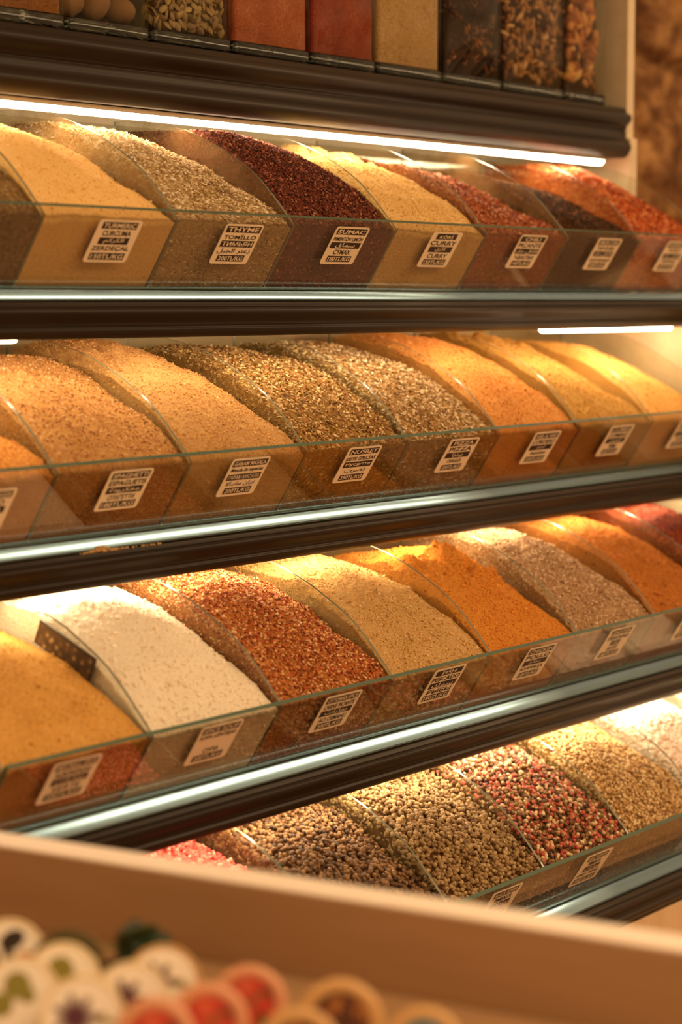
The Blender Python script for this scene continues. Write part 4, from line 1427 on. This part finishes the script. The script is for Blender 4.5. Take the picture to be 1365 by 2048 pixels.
def tin(x, y, r, kind, label, tilt=0.30, yawo=0.0):
    """short round tin standing on its side, lid and printed picture towards the aisle"""
    zc = 1.07 + 0.0187 + r * math.cos(tilt) + 0.008 * math.sin(tilt)
    base = Vector((x, y, zc))
    dirc = (Vector((0, 0, 1.45)) - base)
    az = math.atan2(dirc.y, dirc.x) + yawo
    T = empty('round_tin', base, label, 'tin', 'small round tins in the foreground tray')
    # local z points at the viewer, tilted back
    T.rotation_euler = Matrix.Rotation(0, 3, 'X').to_euler()
    zax = Vector((math.cos(az) * math.cos(tilt), math.sin(az) * math.cos(tilt), math.sin(tilt)))
    xax = Vector((0, 0, 1)).cross(zax).normalized()
    yax = zax.cross(xax)
    T.rotation_euler = Matrix((xax, yax, zax)).transposed().to_euler()
    rim, face = {'red': ('tin_pink', P_RED), 'white': ('tin_cream', P_WHITE), 'purple': ('tin_cream', P_WHITE), 'dim': ('tin_tan', P_WHITE), 'brown': ('tin_tan', P_BROWN),  # 'dim' is the cream flower tin with its shade painted as a tan rim
                 'blue': ('tin_tan', P_BLUE), 'olive': ('tin_olive', P_DARKGREEN), 'orange': ('tin_cream', P_WHITE)}[kind]

    def ring(rr, z):
        return [(rr * math.cos(2 * math.pi * i / 40), rr * math.sin(2 * math.pi * i / 40)) for i in range(40)], z
    bm = bmesh.new()
    loft(bm, [ring(r * .95, -.016), ring(r * .95, -.004)])
    o = from_bm('tin_body', bm, M[rim])
    o.parent = T
    inner = .70 if kind in ('red', 'brown', 'blue') else .90
    bm = bmesh.new()
    loft(bm, [ring(r * .97, -.0045), ring(r, -.0035), ring(r, .0008), ring(r * .985, .0020), ring(r * (inner + .03), .0022), ring(r * inner, .0014)], True, True)
    o = from_bm('tin_lid', bm, M[rim])
    o.parent = T
    bm = bmesh.new()
    disc(bm, 0, 0, r * inner * .985, .0016, 36)
    pic = from_bm('lid_picture', bm, face)
    pic.parent = T
    motif = []
    if kind in ('purple', 'dim'):
        b1, b2 = bmesh.new(), bmesh.new()
        petals(b1, -r * .16, r * .05, 7, r * .52, .0018)
        disc(b2, r * .34, -r * .02, r * .44, .0017, 14, 1, .16, -.2)
        disc(b2, r * .42, r * .0, r * .16, .00172, 12, 1, .5, .5)
        motif = [('printed_flower', b1, I_PURPLE), ('printed_stem', b2, I_GREEN)]
    elif kind == 'white':
        b1 = bmesh.new()
        disc(b1, -r * .05, r * .30, r * .34, .0017, 16)
        disc(b1, -r * .45, -r * .15, r * .30, .00172, 16)
        disc(b1, r * .2, r * .05, r * .2, .00174, 16)
        motif = [('printed_olives', b1, I_OLIVE)]
    elif kind == 'orange':
        b1, b2 = bmesh.new(), bmesh.new()
        disc(b1, r * .1, r * .42, r * .36, .0018, 16, 1, .7, .5)
        disc(b1, r * .0, r * .05, r * .3, .00183, 14, .4, 1, .3)
        disc(b1, -r * .35, -r * .05, r * .2, .0017, 12, .5, 1)
        disc(b2, r * .42, -r * .22, r * .32, .00175, 16)
        motif = [('printed_blossom', b1, I_BLACK), ('printed_fruit', b2, I_ORANGE)]
    for nm, b_, mt in motif:
        o = from_bm(nm, b_, mt)
        o.parent = pic
    return T


R_ = .0193
tin(0.7539, 0.7987, R_, 'orange', 'round tin with black and orange print at the left edge of the tray')
tin(0.7631, 0.7524 + .012, .0188, 'olive', 'dark olive round tin behind the pale ones')
tin(0.7417, 0.7471, R_, 'white', 'cream round tin with green print, farther of the two')
tin(0.7090, 0.7440, .0200, 'white', 'cream round tin with green print at the left edge of the photo')
tin(0.7694, 0.7046, .0193, 'dim', 'cream round tin with a dark flower, rim painted tan for shade, rear of the flower tins')
tin(0.7401, 0.6987, .0192, 'purple', 'white round tin with purple flower between two others')
tin(0.7048, 0.6969, .0204, 'purple', 'white round tin with purple flower nearest the camera')
tin(0.7723, 0.6508, .0190, 'red', 'round tin with red flower print, farthest of the three red')
tin(0.7368, 0.6460, .0196, 'red', 'round tin with red flower print, middle of the three red')
tin(0.7060, 0.6520, .0196, 'red', 'round tin with red flower print, nearest of the three red')
tin(0.7726, 0.5950, .0210, 'brown', 'tan rimmed round tin with brown spice print')
tin(0.7330, 0.5880, .0200, 'brown', 'tan rimmed round tin with only its upper rim in view')
tin(0.7757, 0.5487, .0186, 'blue', 'round tin with blue print right of the brown one')
# a leafy green pepper-sized bundle lying behind the olive tin
bm = bmesh.new()
for i in range(14):
    a = rng.uniform(0, 6.28)
    mtx = Matrix.Translation(Vector((rng.normal(0, .005), rng.normal(0, .006), .008 + abs(rng.normal(0, .013))))) @ Matrix.Rotation(a, 4, 'Z') @ Matrix.Rotation(rng.uniform(-1, 1), 4, 'X')
    ret = bmesh.ops.create_icosphere(bm, subdivisions=2, radius=1.0, matrix=mtx @ Matrix.Diagonal((.014, .008, .0014, 1)))
t = NT('dark_green_leaf')
g = t.n('ShaderNodeNewGeometry')
col = t.ramp(g.outputs['Random Per Island'], [(0, lin('24331a')), (.6, lin('33401c')), (.85, lin('8a8a34'))], 'CONSTANT')
b = t.n('ShaderNodeBsdfPrincipled', Base__Color=col, Roughness=.5)
o = from_bm('leaf_bundle', bm, t.surface(b.outputs[0]), smooth=True, loc=(.806, .752, 1.0905))
tag(o, 'small dark green leafy bundle lying behind the tins against the tray wall', 'leaves')
